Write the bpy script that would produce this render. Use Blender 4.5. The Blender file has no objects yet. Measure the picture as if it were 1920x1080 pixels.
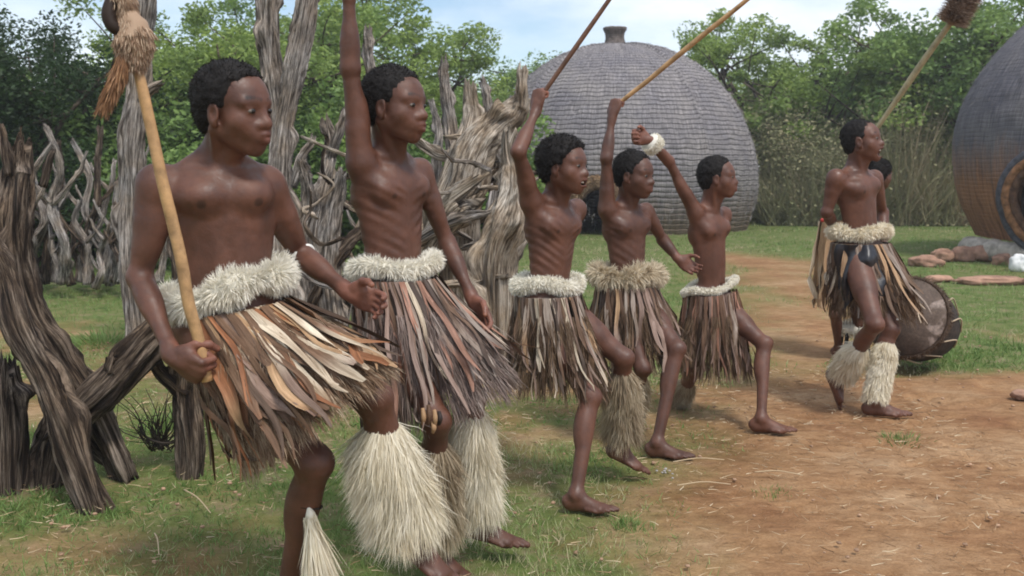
import bpy, math, random
import numpy as np
from mathutils import Vector, Matrix

# ------------------------------------------------------------------ camera, sky, sun, exposure
S = bpy.context.scene
COL = S.collection
CAM_Z, PITCH, FPX = 1.35, math.radians(7.02), 1866.7
cam_d = bpy.data.cameras.new("camera")
cam_d.lens = 35; cam_d.sensor_width = 36; cam_d.clip_end = 2000; cam_d.clip_start = 0.05
cam_d.dof.use_dof = True; cam_d.dof.focus_distance = 3.7; cam_d.dof.aperture_fstop = 5.6
cam = bpy.data.objects.new("camera", cam_d); COL.objects.link(cam)
cam.location = (0, 0, CAM_Z); cam.rotation_euler = (math.pi/2 - PITCH, 0, 0)
S.camera = cam
S.view_settings.view_transform = 'Standard'; S.view_settings.look = 'None'
S.view_settings.gamma = 1.0; S.view_settings.exposure = 0.44
S.cycles.filter_width = 1.8
S.cycles.max_bounces = 5; S.cycles.transparent_max_bounces = 6
S.cycles.diffuse_bounces = 3; S.cycles.glossy_bounces = 2; S.cycles.transmission_bounces = 3

SUN_EL, SUN_AZ = math.radians(58), math.radians(150)   # azimuth clockwise from +Y
W = bpy.data.worlds.new("World"); S.world = W; W.use_nodes = True
wn, wl = W.node_tree.nodes, W.node_tree.links
for n in list(wn): wn.remove(n)
wo = wn.new('ShaderNodeOutputWorld'); bg = wn.new('ShaderNodeBackground')
sky = wn.new('ShaderNodeTexSky'); sky.sky_type = 'NISHITA'; sky.sun_disc = False
sky.sun_elevation = SUN_EL; sky.sun_rotation = SUN_AZ; sky.air_density = 1.0; sky.dust_density = 0.8
sky.ozone_density = 1.5
tc = wn.new('ShaderNodeTexCoord'); mp = wn.new('ShaderNodeMapping'); mp.inputs['Scale'].default_value = (1.2, 1.2, 3.6)
mp.inputs['Location'].default_value = (0.35, 0.2, 0.5)
nz = wn.new('ShaderNodeTexNoise'); nz.inputs['Scale'].default_value = 2.1; nz.inputs['Detail'].default_value = 9; nz.inputs['Roughness'].default_value = 0.55
rp = wn.new('ShaderNodeValToRGB'); rp.color_ramp.elements[0].position = 0.36; rp.color_ramp.elements[1].position = 0.60
mx = wn.new('ShaderNodeMixRGB'); mx.inputs['Color2'].default_value = (7.0, 7.4, 7.9, 1)
wl.new(tc.outputs['Generated'], mp.inputs['Vector']); wl.new(mp.outputs['Vector'], nz.inputs['Vector'])
wl.new(nz.outputs['Fac'], rp.inputs['Fac']); wl.new(rp.outputs['Color'], mx.inputs['Fac'])
wl.new(sky.outputs['Color'], mx.inputs['Color1']); wl.new(mx.outputs['Color'], bg.inputs['Color'])
bg.inputs['Strength'].default_value = 0.12
wl.new(bg.outputs['Background'], wo.inputs['Surface'])
sl = bpy.data.lights.new("sun", 'SUN'); sl.energy = 2.2; sl.angle = math.radians(11); sl.color = (1, 0.955, 0.89)
so = bpy.data.objects.new("sun", sl); COL.objects.link(so)
sd = Vector((math.sin(SUN_AZ)*math.cos(SUN_EL), math.cos(SUN_AZ)*math.cos(SUN_EL), math.sin(SUN_EL)))
so.rotation_euler = sd.to_track_quat('Z', 'Y').to_euler()

# ------------------------------------------------------------------ projection helpers (photo pixels at 1920x1080 -> metres)
A = lambda *v: np.array(v, dtype=float)
cR, cU, cF = A(1, 0, 0), A(0, math.sin(PITCH), math.cos(PITCH)), A(0, math.cos(PITCH), -math.sin(PITCH))
CAMP = A(0, 0, CAM_Z)
def ray(px, py): return (px-960)/FPX*cR - (py-540)/FPX*cU + cF
def P(px, py, Y): d = ray(px, py); return CAMP + d*(Y/d[1])
def PZ(px, py, z=0.0): d = ray(px, py); return CAMP + d*((z-CAM_Z)/d[2])
def unit(v): v = np.asarray(v, float); return v/(np.linalg.norm(v)+1e-9)

# ------------------------------------------------------------------ numpy noise
def _h(ix, iy, iz, sd):
    n = (ix*374761393 + iy*668265263 + iz*1274126177 + sd*974711) & 0xffffffff
    n = ((n ^ (n >> 13))*1103515245) & 0xffffffff
    n = (n ^ (n >> 16))*2246822519 & 0xffffffff
    return ((n ^ (n >> 15)) & 0xffffff)/float(0xffffff)
def noise3(x, y, z, sd=0):
    x, y, z = np.broadcast_arrays(np.asarray(x, float), np.asarray(y, float), np.asarray(z, float))
    ix, iy, iz = np.floor(x).astype(np.int64), np.floor(y).astype(np.int64), np.floor(z).astype(np.int64)
    fx, fy, fz = x-ix, y-iy, z-iz
    fx, fy, fz = fx*fx*(3-2*fx), fy*fy*(3-2*fy), fz*fz*(3-2*fz)
    r = 0
    for a in (0, 1):
        for b in (0, 1):
            for c in (0, 1):
                r = r + _h(ix+a, iy+b, iz+c, sd)*(fx if a else 1-fx)*(fy if b else 1-fy)*(fz if c else 1-fz)
    return r*2-1
def fbm(x, y, z, o=4, sd=0):
    r, a, f = 0, 0.5, 1.0
    for i in range(o):
        r = r + a*noise3(x*f, y*f, z*f, sd+i*17); a *= 0.5; f *= 2.03
    return r

# ------------------------------------------------------------------ object helpers
def mesh(name, V, faces, mat, parent=None, smooth=True, attrs=None, cols=None, mats=None, uv=None, loc=None):
    """faces: list of index arrays (n x 3 or n x 4). attrs: dict of point float arrays."""
    V = np.asarray(V, np.float32)
    me = bpy.data.meshes.new(name)
    F = [np.asarray(f, np.int32) for f in faces if len(f)]
    me.vertices.add(len(V)); me.vertices.foreach_set('co', V.ravel())
    nl = sum(f.size for f in F); npoly = sum(len(f) for f in F)
    me.loops.add(nl); me.polygons.add(npoly)
    li = np.concatenate([f.ravel() for f in F]); me.loops.foreach_set('vertex_index', li)
    tot = np.concatenate([np.full(len(f), f.shape[1], np.int32) for f in F])
    st = np.concatenate([[0], np.cumsum(tot)[:-1]]).astype(np.int32)
    me.polygons.foreach_set('loop_start', st)
    try: me.polygons.foreach_set('loop_total', tot)
    except Exception: pass
    me.polygons.foreach_set('use_smooth', np.full(npoly, smooth, bool))
    if mats is not None:
        for m in mat: me.materials.append(m)
        me.polygons.foreach_set('material_index', np.asarray(mats, np.int32))
    else: me.materials.append(mat)
    for k, a in (attrs or {}).items():
        at = me.attributes.new(k, 'FLOAT', 'POINT'); at.data.foreach_set('value', np.asarray(a, np.float32))
    if cols is not None:
        c4 = np.ones((len(V), 4), np.float32); c4[:, :3] = cols
        at = me.attributes.new('Col', 'FLOAT_COLOR', 'POINT'); at.data.foreach_set('color', c4.ravel())
    if uv is not None:
        l = me.uv_layers.new(name='UVMap'); l.data.foreach_set('uv', np.asarray(uv, np.float32)[li].ravel())
    me.update(); me.validate()
    o = bpy.data.objects.new(name, me); COL.objects.link(o)
    if parent is not None: o.parent = parent; o.matrix_parent_inverse = parent.matrix_basis.inverted()
    return o
def tag(o, label=None, cat=None, group=None, kind=None):
    if label: o['label'] = label
    if cat: o['category'] = cat
    if group: o['group'] = group
    if kind: o['kind'] = kind
    return o
def empty(name, loc, label, cat, group=None):
    o = bpy.data.objects.new(name, None); COL.objects.link(o); o.location = Vector([float(v) for v in loc])
    o.empty_display_size = 0.2
    return tag(o, label, cat, group)
class Bag:
    """collects geometry pieces of one mesh"""
    def __init__(s): s.v, s.f, s.n, s.at, s.uv = [], [], 0, {}, []
    def add(s, V, F, uv=None, **at):
        s.v.append(np.asarray(V, float)); s.f += [np.asarray(f)+s.n for f in F]; s.n += len(V)
        for k, a in at.items(): s.at.setdefault(k, []).append(np.asarray(a, float))
        if uv is not None: s.uv.append(uv)
    def build(s, name, mat, parent=None, smooth=True):
        at = {k: np.concatenate(a) for k, a in s.at.items()}
        cols = at.pop('Col', None)
        q = [f for f in s.f if f.shape[1] == 4]; t = [f for f in s.f if f.shape[1] == 3]
        F = ([np.concatenate(q)] if q else [])+([np.concatenate(t)] if t else [])
        return mesh(name, np.concatenate(s.v), F, mat, parent, smooth, at, cols, uv=np.concatenate(s.uv) if s.uv else None)

# ------------------------------------------------------------------ materials
def newmat(name):
    m = bpy.data.materials.new(name); m.use_nodes = True
    nt = m.node_tree; b = nt.nodes['Principled BSDF']
    return m, nt.nodes, nt.links, b
def ramp(N, stops):
    r = N.new('ShaderNodeValToRGB'); e = r.color_ramp.elements
    while len(e) < len(stops): e.new(0.5)
    for i, (p, c) in enumerate(stops): e[i].position = p; e[i].color = (*c, 1)
    return r
def noise_n(N, L, vec, scale, detail=5, rough=0.6, dist=0.0):
    n = N.new('ShaderNodeTexNoise'); n.inputs['Scale'].default_value = scale; n.inputs['Detail'].default_value = detail
    n.inputs['Roughness'].default_value = rough; n.inputs['Distortion'].default_value = dist
    if vec is not None: L.new(vec, n.inputs['Vector'])
    return n
def mapping(N, L, vec, sc):
    m = N.new('ShaderNodeMapping'); m.inputs['Scale'].default_value = sc; L.new(vec, m.inputs['Vector']); return m.outputs['Vector']
def bump(N, L, h, b, strength=0.5, dist=0.01, prev=None):
    u = N.new('ShaderNodeBump'); u.inputs['Strength'].default_value = strength; u.inputs['Distance'].default_value = dist
    L.new(h, u.inputs['Height'])
    if prev is not None: L.new(prev, u.inputs['Normal'])
    L.new(u.outputs['Normal'], b.inputs['Normal']); return u.outputs['Normal']
def mixc(N, L, fac, a, b, mode='MIX'):
    m = N.new('ShaderNodeMixRGB'); m.blend_type = mode
    for s, v in ((m.inputs['Fac'], fac), (m.inputs['Color1'], a), (m.inputs['Color2'], b)):
        if isinstance(v, (int, float)): s.default_value = v
        elif isinstance(v, tuple): s.default_value = (*v, 1)
        else: L.new(v, s)
    return m.outputs['Color']

def wood_mat(name, dark, mid, light, streak=52):
    m, N, L, b = newmat(name)
    t = N.new('ShaderNodeTexCoord')
    v = mapping(N, L, t.outputs['UV'], (streak, 3.2, 1)); n1 = noise_n(N, L, v, 1.0, 8, 0.72, 0.5)
    v2 = mapping(N, L, t.outputs['UV'], (streak*2.6, 9, 1)); n2 = noise_n(N, L, v2, 1.0, 5, 0.7)
    n3 = noise_n(N, L, t.outputs['Object'], 5.0, 4, 0.6)
    r = ramp(N, [(0.40, dark), (0.49, mid), (0.60, light)]); L.new(n1.outputs['Fac'], r.inputs['Fac'])
    r2 = ramp(N, [(0.40, (0.22, 0.2, 0.18)), (0.56, (1.2, 1.18, 1.16))]); L.new(n2.outputs['Fac'], r2.inputs['Fac'])
    c = mixc(N, L, 0.75, r.outputs['Color'], r2.outputs['Color'], 'MULTIPLY')
    r3 = ramp(N, [(0.35, (0.75, 0.6, 0.45)), (0.65, (1.05, 1.05, 1.08))]); L.new(n3.outputs['Fac'], r3.inputs['Fac'])
    c = mixc(N, L, 0.7, c, r3.outputs['Color'], 'MULTIPLY')
    L.new(c, b.inputs['Base Color']); b.inputs['Roughness'].default_value = 0.88
    b.inputs['Specular IOR Level'].default_value = 0.25
    p = bump(N, L, n1.outputs['Fac'], b, 1.0, 0.012); bump(N, L, n2.outputs['Fac'], b, 0.7, 0.005, p)
    return m
M = {}
M['wood_dark'] = wood_mat('weathered_wood_dark', (0.018, 0.012, 0.009), (0.075, 0.056, 0.042), (0.25, 0.205, 0.165), 40)
M['wood_grey'] = wood_mat('weathered_wood_grey', (0.06, 0.052, 0.046), (0.26, 0.24, 0.22), (0.50, 0.47, 0.44))
M['wood_pale'] = wood_mat('weathered_wood_pale', (0.11, 0.085, 0.062), (0.38, 0.335, 0.275), (0.60, 0.55, 0.48))
M['bark'] = wood_mat('tree_bark', (0.02, 0.016, 0.012), (0.07, 0.055, 0.042), (0.14, 0.115, 0.09))

def attr_mat(name, stops, rough=0.7, transl=0.0, spec=0.3, attr='rnd', sheen=0.0, big=None):
    """colour from a per-strand / per-leaf random value"""
    m, N, L, b = newmat(name)
    a = N.new('ShaderNodeAttribute'); a.attribute_name = attr
    r = ramp(N, stops); L.new(a.outputs['Fac'], r.inputs['Fac'])
    c = r.outputs['Color']
    if big:
        t = N.new('ShaderNodeTexCoord'); n = noise_n(N, L, t.outputs['Object'], big[0], 3, 0.6)
        r2 = ramp(N, [(0.36, big[1]), (0.64, big[2])]); L.new(n.outputs['Fac'], r2.inputs['Fac'])
        c = mixc(N, L, 1.0, c, r2.outputs['Color'], 'MULTIPLY')
    L.new(c, b.inputs['Base Color']); b.inputs['Roughness'].default_value = rough
    b.inputs['Specular IOR Level'].default_value = spec
    if transl > 0:
        tr = N.new('ShaderNodeBsdfTranslucent'); L.new(c, tr.inputs['Color'])
        ms = N.new('ShaderNodeMixShader'); ms.inputs['Fac'].default_value = transl
        out = N['Material Output']
        L.new(b.outputs['BSDF'], ms.inputs[1]); L.new(tr.outputs['BSDF'], ms.inputs[2]); L.new(ms.outputs['Shader'], out.inputs['Surface'])
    return m
def leafmat(name, a, b_, c): return attr_mat(name, [(0.0, a), (0.5, b_), (1.0, c)], 0.55, 0.35, 0.35, big=(0.9, (0.62, 0.66, 0.7), (1.2, 1.15, 1.0)))
M['leaf_bright'] = leafmat('leaf_bright', (0.10, 0.17, 0.04), (0.23, 0.33, 0.075), (0.38, 0.48, 0.145))
M['leaf_mid'] = leafmat('leaf_mid', (0.085, 0.16, 0.045), (0.19, 0.30, 0.08), (0.31, 0.42, 0.14))
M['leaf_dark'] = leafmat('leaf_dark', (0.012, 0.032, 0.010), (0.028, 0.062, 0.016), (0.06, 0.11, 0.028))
M['leaf_wood'] = leafmat('leaf_far', (0.035, 0.07, 0.03), (0.06, 0.115, 0.04), (0.10, 0.165, 0.055))
M['grass'] = attr_mat('grass', [(0.0, (0.10, 0.17, 0.045)), (0.36, (0.18, 0.28, 0.08)), (0.56, (0.28, 0.36, 0.13)), (0.76, (0.42, 0.38, 0.22)), (1.0, (0.56, 0.47, 0.31))], 0.6, 0.3)
M['thicket'] = attr_mat('thicket', [(0.0, (0.12, 0.12, 0.065)), (0.4, (0.21, 0.22, 0.11)), (0.75, (0.32, 0.29, 0.17)), (1.0, (0.42, 0.33, 0.22))], 0.8, 0.2, 0.2)
M['fur_cream'] = attr_mat('fur_cream', [(0.0, (0.58, 0.48, 0.33)), (0.3, (0.82, 0.74, 0.57)), (1.0, (0.93, 0.88, 0.76))], 0.6, 0.25, 0.3)
M['fur_white'] = attr_mat('fur_white', [(0.0, (0.74, 0.69, 0.56)), (0.35, (0.86, 0.82, 0.71)), (1.0, (0.92, 0.89, 0.81))], 0.6, 0.25, 0.3)
M['fur_tan'] = attr_mat('fur_tan', [(0.0, (0.20, 0.14, 0.09)), (0.4, (0.42, 0.33, 0.22)), (1.0, (0.68, 0.6, 0.45))], 0.6, 0.25, 0.3)
M['fur_mixed'] = attr_mat('fur_mixed', [(0.0, (0.34, 0.25, 0.16)), (0.4, (0.62, 0.52, 0.37)), (1.0, (0.86, 0.79, 0.64))], 0.6, 0.25, 0.3)
M['fur_brown'] = attr_mat('fur_brown', [(0.0, (0.03, 0.018, 0.012)), (0.5, (0.14, 0.085, 0.05)), (1.0, (0.34, 0.24, 0.15))], 0.6, 0.15, 0.3)
M['hair'] = attr_mat('hair_black', [(0.0, (0.006, 0.005, 0.005)), (1.0, (0.022, 0.018, 0.016))], 0.75, 0.0, 0.25)

def col_mat(name, rough=0.65, bumpscale=60, transl=0.1, streaks=True):
    """colour from the Col attribute (hide strips)"""
    m, N, L, b = newmat(name)
    a = N.new('ShaderNodeAttribute'); a.attribute_name = 'Col'
    t = N.new('ShaderNodeTexCoord')
    v = mapping(N, L, t.outputs['UV'], (160, 7, 1)); n = noise_n(N, L, v, 1.0, 5, 0.7)
    v2 = mapping(N, L, t.outputs['UV'], (22, 6, 1)); n2 = noise_n(N, L, v2, 1.0, 3, 0.6)
    r = ramp(N, [(0.35, (0.5, 0.45, 0.4)), (0.62, (1.2, 1.2, 1.2))]); L.new(n.outputs['Fac'], r.inputs['Fac'])
    r2 = ramp(N, [(0.38, (0.6, 0.5, 0.42)), (0.6, (1.1, 1.1, 1.1))]); L.new(n2.outputs['Fac'], r2.inputs['Fac'])
    c = mixc(N, L, 0.8, a.outputs['Color'], r.outputs['Color'], 'MULTIPLY'); c = mixc(N, L, 0.6, c, r2.outputs['Color'], 'MULTIPLY')
    L.new(c, b.inputs['Base Color']); b.inputs['Roughness'].default_value = rough; b.inputs['Specular IOR Level'].default_value = 0.3
    bump(N, L, n.outputs['Fac'], b, 0.6, 0.004)
    return m
M['hide'] = col_mat('hide')

def skin_mat():
    m, N, L, b = newmat('skin')
    a = N.new('ShaderNodeAttribute'); a.attribute_name = 'Col'
    t = N.new('ShaderNodeTexCoord'); n = noise_n(N, L, t.outputs['Object'], 9, 4, 0.6); n2 = noise_n(N, L, t.outputs['Object'], 130, 4, 0.65)
    r = ramp(N, [(0.35, (0.66, 0.60, 0.56)), (0.65, (1.25, 1.2, 1.15))]); L.new(n.outputs['Fac'], r.inputs['Fac'])
    c = mixc(N, L, 0.8, a.outputs['Color'], r.outputs['Color'], 'MULTIPLY')
    L.new(c, b.inputs['Base Color'])
    rr = N.new('ShaderNodeMapRange'); rr.inputs['To Min'].default_value = 0.36; rr.inputs['To Max'].default_value = 0.70
    n5 = noise_n(N, L, t.outputs['Object'], 38, 5, 0.7); rr.inputs['From Min'].default_value = .3; rr.inputs['From Max'].default_value = .7; L.new(n5.outputs['Fac'], rr.inputs['Value']); L.new(rr.outputs['Result'], b.inputs['Roughness'])
    r5 = ramp(N, [(0.36, (0.80, 0.77, 0.74)), (0.64, (1.15, 1.12, 1.1))]); L.new(n5.outputs['Fac'], r5.inputs['Fac']); L.new(mixc(N, L, 0.7, c, r5.outputs['Color'], 'MULTIPLY'), b.inputs['Base Color'])
    b.inputs['Specular IOR Level'].default_value = 0.5
    b.inputs['Subsurface Weight'].default_value = 0.0
    pb = bump(N, L, n2.outputs['Fac'], b, 0.35, 0.002); bump(N, L, n5.outputs['Fac'], b, 0.25, 0.006, pb)
    return m
M['skin'] = skin_mat()
def plain(name, c, rough=0.6, spec=0.4, ns=None, amt=0.3):
    m, N, L, b = newmat(name); b.inputs['Roughness'].default_value = rough; b.inputs['Specular IOR Level'].default_value = spec
    b.inputs['Base Color'].default_value = (*c, 1)
    if ns:
        t = N.new('ShaderNodeTexCoord'); n = noise_n(N, L, t.outputs['Object'], ns, 5, 0.65)
        r = ramp(N, [(0.33, tuple(x*(1-amt) for x in c)), (0.66, tuple(x*(1+amt) for x in c))]); L.new(n.outputs['Fac'], r.inputs['Fac'])
        L.new(r.outputs['Color'], b.inputs['Base Color']); bump(N, L, n.outputs['Fac'], b, 0.4, 0.01)
    return m
M['eye'] = plain('eye_white', (0.17, 0.145, 0.125), 0.7, 0.15)
M['iris'] = plain('eye_iris', (0.010, 0.007, 0.006), 0.35, 0.4)
M['teeth'] = plain('teeth', (0.7, 0.66, 0.58), 0.3, 0.5)
M['stick'] = plain('peeled_stick', (0.42, 0.25, 0.115), 0.5, 0.4, 14, 0.4)
M['stick_dark'] = plain('dark_stick', (0.16, 0.08, 0.05), 0.5, 0.4, 14, 0.4)
M['cord'] = plain('dark_cord', (0.02, 0.015, 0.012), 0.8)
M['bead'] = plain('white_bead', (0.75, 0.73, 0.68), 0.4)
M['black_hide'] = plain('black_hide', (0.014, 0.014, 0.018), 0.36, 0.5, 20, 0.4)
# ------------------------------------------------------------------ tubes, logs, strands
def catmull(pts, n):
    pts = np.asarray(pts, float); m = len(pts)
    if m == 2: t = np.linspace(0, 1, n)[:, None]; return pts[0]*(1-t)+pts[1]*t
    p = np.vstack([2*pts[0]-pts[1], pts, 2*pts[-1]-pts[-2]])
    u = np.linspace(0, m-1-1e-9, n); i = u.astype(int); t = (u-i)[:, None]
    a, b, c, d = p[i], p[i+1], p[i+2], p[i+3]
    return 0.5*((2*b)+(-a+c)*t+(2*a-5*b+4*c-d)*t**2+(-a+3*b-3*c+d)*t**3)
def frames(C):
    T = np.gradient(C, axis=0); T /= np.linalg.norm(T, axis=1)[:, None]+1e-9
    u = np.cross(T[0], A(0.31, 0.9, 0.2)); u = unit(u); U = [u]
    for i in range(1, len(C)):
        u = U[-1]-T[i]*np.dot(U[-1], T[i]); U.append(unit(u))
    U = np.array(U); return T, U, np.cross(T, U)
def tube(pts, radii, n=24, m=16, closed=True):
    R = np.interp(np.linspace(0, 1, n), np.linspace(0, 1, len(radii)), radii)
    C = catmull(pts, n); T, U, B = frames(C)
    a = np.linspace(0, 2*np.pi, m, endpoint=False)
    V = (C[:, None]+R[:, None, None]*(np.cos(a)[None, :, None]*U[:, None]+np.sin(a)[None, :, None]*B[:, None])).reshape(-1, 3)
    i, j = np.meshgrid(np.arange(n-1), np.arange(m), indexing='ij'); j2 = (j+1) % m
    Q = np.stack([i*m+j, i*m+j2, (i+1)*m+j2, (i+1)*m+j], -1).reshape(-1, 4)
    F = [Q]
    if closed:
        V = np.vstack([V, C[0]-T[0]*R[0]*0.25, C[-1]+T[-1]*R[-1]*0.25]); k = np.arange(m); k2 = (k+1) % m
        F.append(np.stack([k2, k, np.full(m, n*m)], -1)); F.append(np.stack([(n-1)*m+k, (n-1)*m+k2, np.full(m, n*m+1)], -1))
    return V, F
def log_geo(pts, radii, seed, rough=0.2, jag=(0.0, 1.0), twist=1.0, res=0.02, m=40, flute=1.0, wobble=0.65):
    """gnarled weathered wood: fluted, twisted, with torn ends"""
    pts = np.asarray(pts, float); Lg = np.linalg.norm(np.diff(pts, axis=0), axis=1).sum()
    n = int(max(14, min(150, Lg/res)))
    t = np.linspace(0, 1, n); R = np.interp(t, np.linspace(0, 1, len(radii)), radii)
    C = catmull(pts, n)
    rm = float(np.mean(radii))
    w = np.stack([fbm(t*Lg/(rm*7), seed*3.1+k*7.7, 0.5, 2, seed) for k in range(3)], 1)
    env = np.clip(np.minimum(t, 1-t)*6, 0, 1)[:, None]
    C = C+w*rm*wobble*env
    T, U, B = frames(C)
    a = np.linspace(0, 2*np.pi, m+1)[:-1]; AA, TT = np.meshgrid(a, t); RR = R[:, None]
    sl = TT*Lg
    sc = 1.0/rm*0.12
    at = AA+twist*sl*0.8+0.7*noise3(sl*sc*0.8, seed*1.3, 0.3, seed+2)+0.35*noise3(sl*sc*2.6, np.cos(AA), np.sin(AA), seed+6)
    sc = 1.0/rm*0.12
    big = fbm(np.cos(at)*1.3+seed, np.sin(at)*1.3, sl*sc*1.6, 3, seed)
    fl = 1-np.abs(noise3(np.cos(at)*3.4, np.sin(at)*3.4, sl*sc*0.9+seed, seed+5))*2
    fl2 = 1-np.abs(noise3(np.cos(at)*8, np.sin(at)*8, sl*sc*2.2+seed, seed+9))*2
    knot = np.clip(noise3(np.cos(AA)*1.6, np.sin(AA)*1.6, sl*sc*3.5, seed+21)-0.45, 0, 1)*1.3
    r = RR*(0.66+rough*(1.5*big)+flute*rough*0.85*(fl-0.4)+flute*rough*0.5*(fl2-.4)+knot*1.2+rough*0.5*noise3(np.cos(AA)*2.2, np.sin(AA)*2.2, sl*sc*6, seed+41))
    ax = np.zeros_like(r)
    je = noise3(np.cos(AA)*2.4, np.sin(AA)*2.4, seed*1.7, seed+33)+0.6*noise3(np.cos(AA)*6, np.sin(AA)*6, seed*1.7, seed+34)
    e1 = np.clip((TT-0.9)/0.1, 0, 1)*jag[1]; e0 = np.clip((0.1-TT)/0.1, 0, 1)*jag[0]
    ax += e1*je*RR*1.5-e0*je*RR*1.5
    r *= 1-0.35*np.clip(e1*(je+0.2), 0, 1)-0.35*np.clip(e0*(je+0.2), 0, 1)
    V = (C[:, None]+r[..., None]*(np.cos(AA)[..., None]*U[:, None]+np.sin(AA)[..., None]*B[:, None])+ax[..., None]*T[:, None]).reshape(-1, 3)
    i, j = np.meshgrid(np.arange(n-1), np.arange(m), indexing='ij'); j2 = (j+1) % m
    Q = np.stack([i*m+j, i*m+j2, (i+1)*m+j2, (i+1)*m+j], -1).reshape(-1, 4)
    c0, c1 = C[0]+T[0]*R[0]*0.35*jag[0], C[-1]-T[-1]*R[-1]*0.35*jag[1]
    V = np.vstack([V, c0, c1]); k = np.arange(m); k2 = (k+1) % m
    F = [Q, np.stack([k2, k, np.full(m, n*m)], -1), np.stack([(n-1)*m+k, (n-1)*m+k2, np.full(m, n*m+1)], -1)]
    um = np.abs(AA/np.pi-1)*rm*3.1
    uv = np.stack([um.ravel()+seed*0.37, sl.ravel()+seed*0.61], -1)
    uv = np.vstack([uv, uv[0], uv[-1]])
    return V, F, uv
RNG = np.random.default_rng(11)
def perp(D, rng):
    r = rng.normal(size=D.shape); r -= D*(r*D).sum(1)[:, None]/(np.sum(D*D, 1)[:, None]+1e-9)
    return r/(np.linalg.norm(r, axis=1)[:, None]+1e-9)
def strands(roots, dirs, length, width, rng, droop=0.3, wav=0.15, seg=3, gdir=(0, 0, -1)):
    """tapered hair / blade strips"""
    n = len(roots); D = dirs/(np.linalg.norm(dirs, axis=1)[:, None]+1e-9)
    length = np.broadcast_to(np.asarray(length, float), (n,)); width = np.broadcast_to(np.asarray(width, float), (n,))
    Wd = perp(D, rng); Bd = perp(D, rng); g = A(*gdir)
    V = np.zeros((n, 2*seg+1, 3)); c = roots.copy(); d = D.copy()
    for i in range(seg+1):
        w = width*(1-0.75*(i/seg)**1.5)*0.5
        if i < seg: V[:, 2*i] = c-Wd*w[:, None]; V[:, 2*i+1] = c+Wd*w[:, None]
        else: V[:, 2*seg] = c
        d = d+g*droop/seg+Bd*wav*rng.normal(size=n)[:, None]/seg; d /= np.linalg.norm(d, axis=1)[:, None]
        c = c+d*(length/seg)[:, None]
    k = 2*seg+1; b = (np.arange(n)*k)[:, None]
    Q = np.concatenate([b+np.array([[2*i, 2*i+1, 2*i+3, 2*i+2]]) for i in range(seg-1)], 0) if seg > 1 else np.zeros((0, 4), int)
    Tt = b+np.array([[2*seg-2, 2*seg-1, 2*seg]])
    rn = np.clip(rng.beta(2, 2, n), 0, 1)
    return V.reshape(-1, 3), [Q, Tt], np.repeat(rn, k)
def tube_surface_samples(C, R, n, rng, flat=None):
    """random points + normals on a tube around polyline C"""
    m = len(C); T, U, B = frames(C); u = rng.uniform(0, m-1.001, n); i = u.astype(int); f = (u-i)[:, None]
    c = C[i]*(1-f)+C[i+1]*f; a = rng.uniform(0, 2*np.pi, n)
    r = (R[i]*(1-f[:, 0])+R[i+1]*f[:, 0])
    N = np.cos(a)[:, None]*U[i]+np.sin(a)[:, None]*B[i]
    return c+N*r[:, None], N, T[i], u/(m-1)

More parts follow.
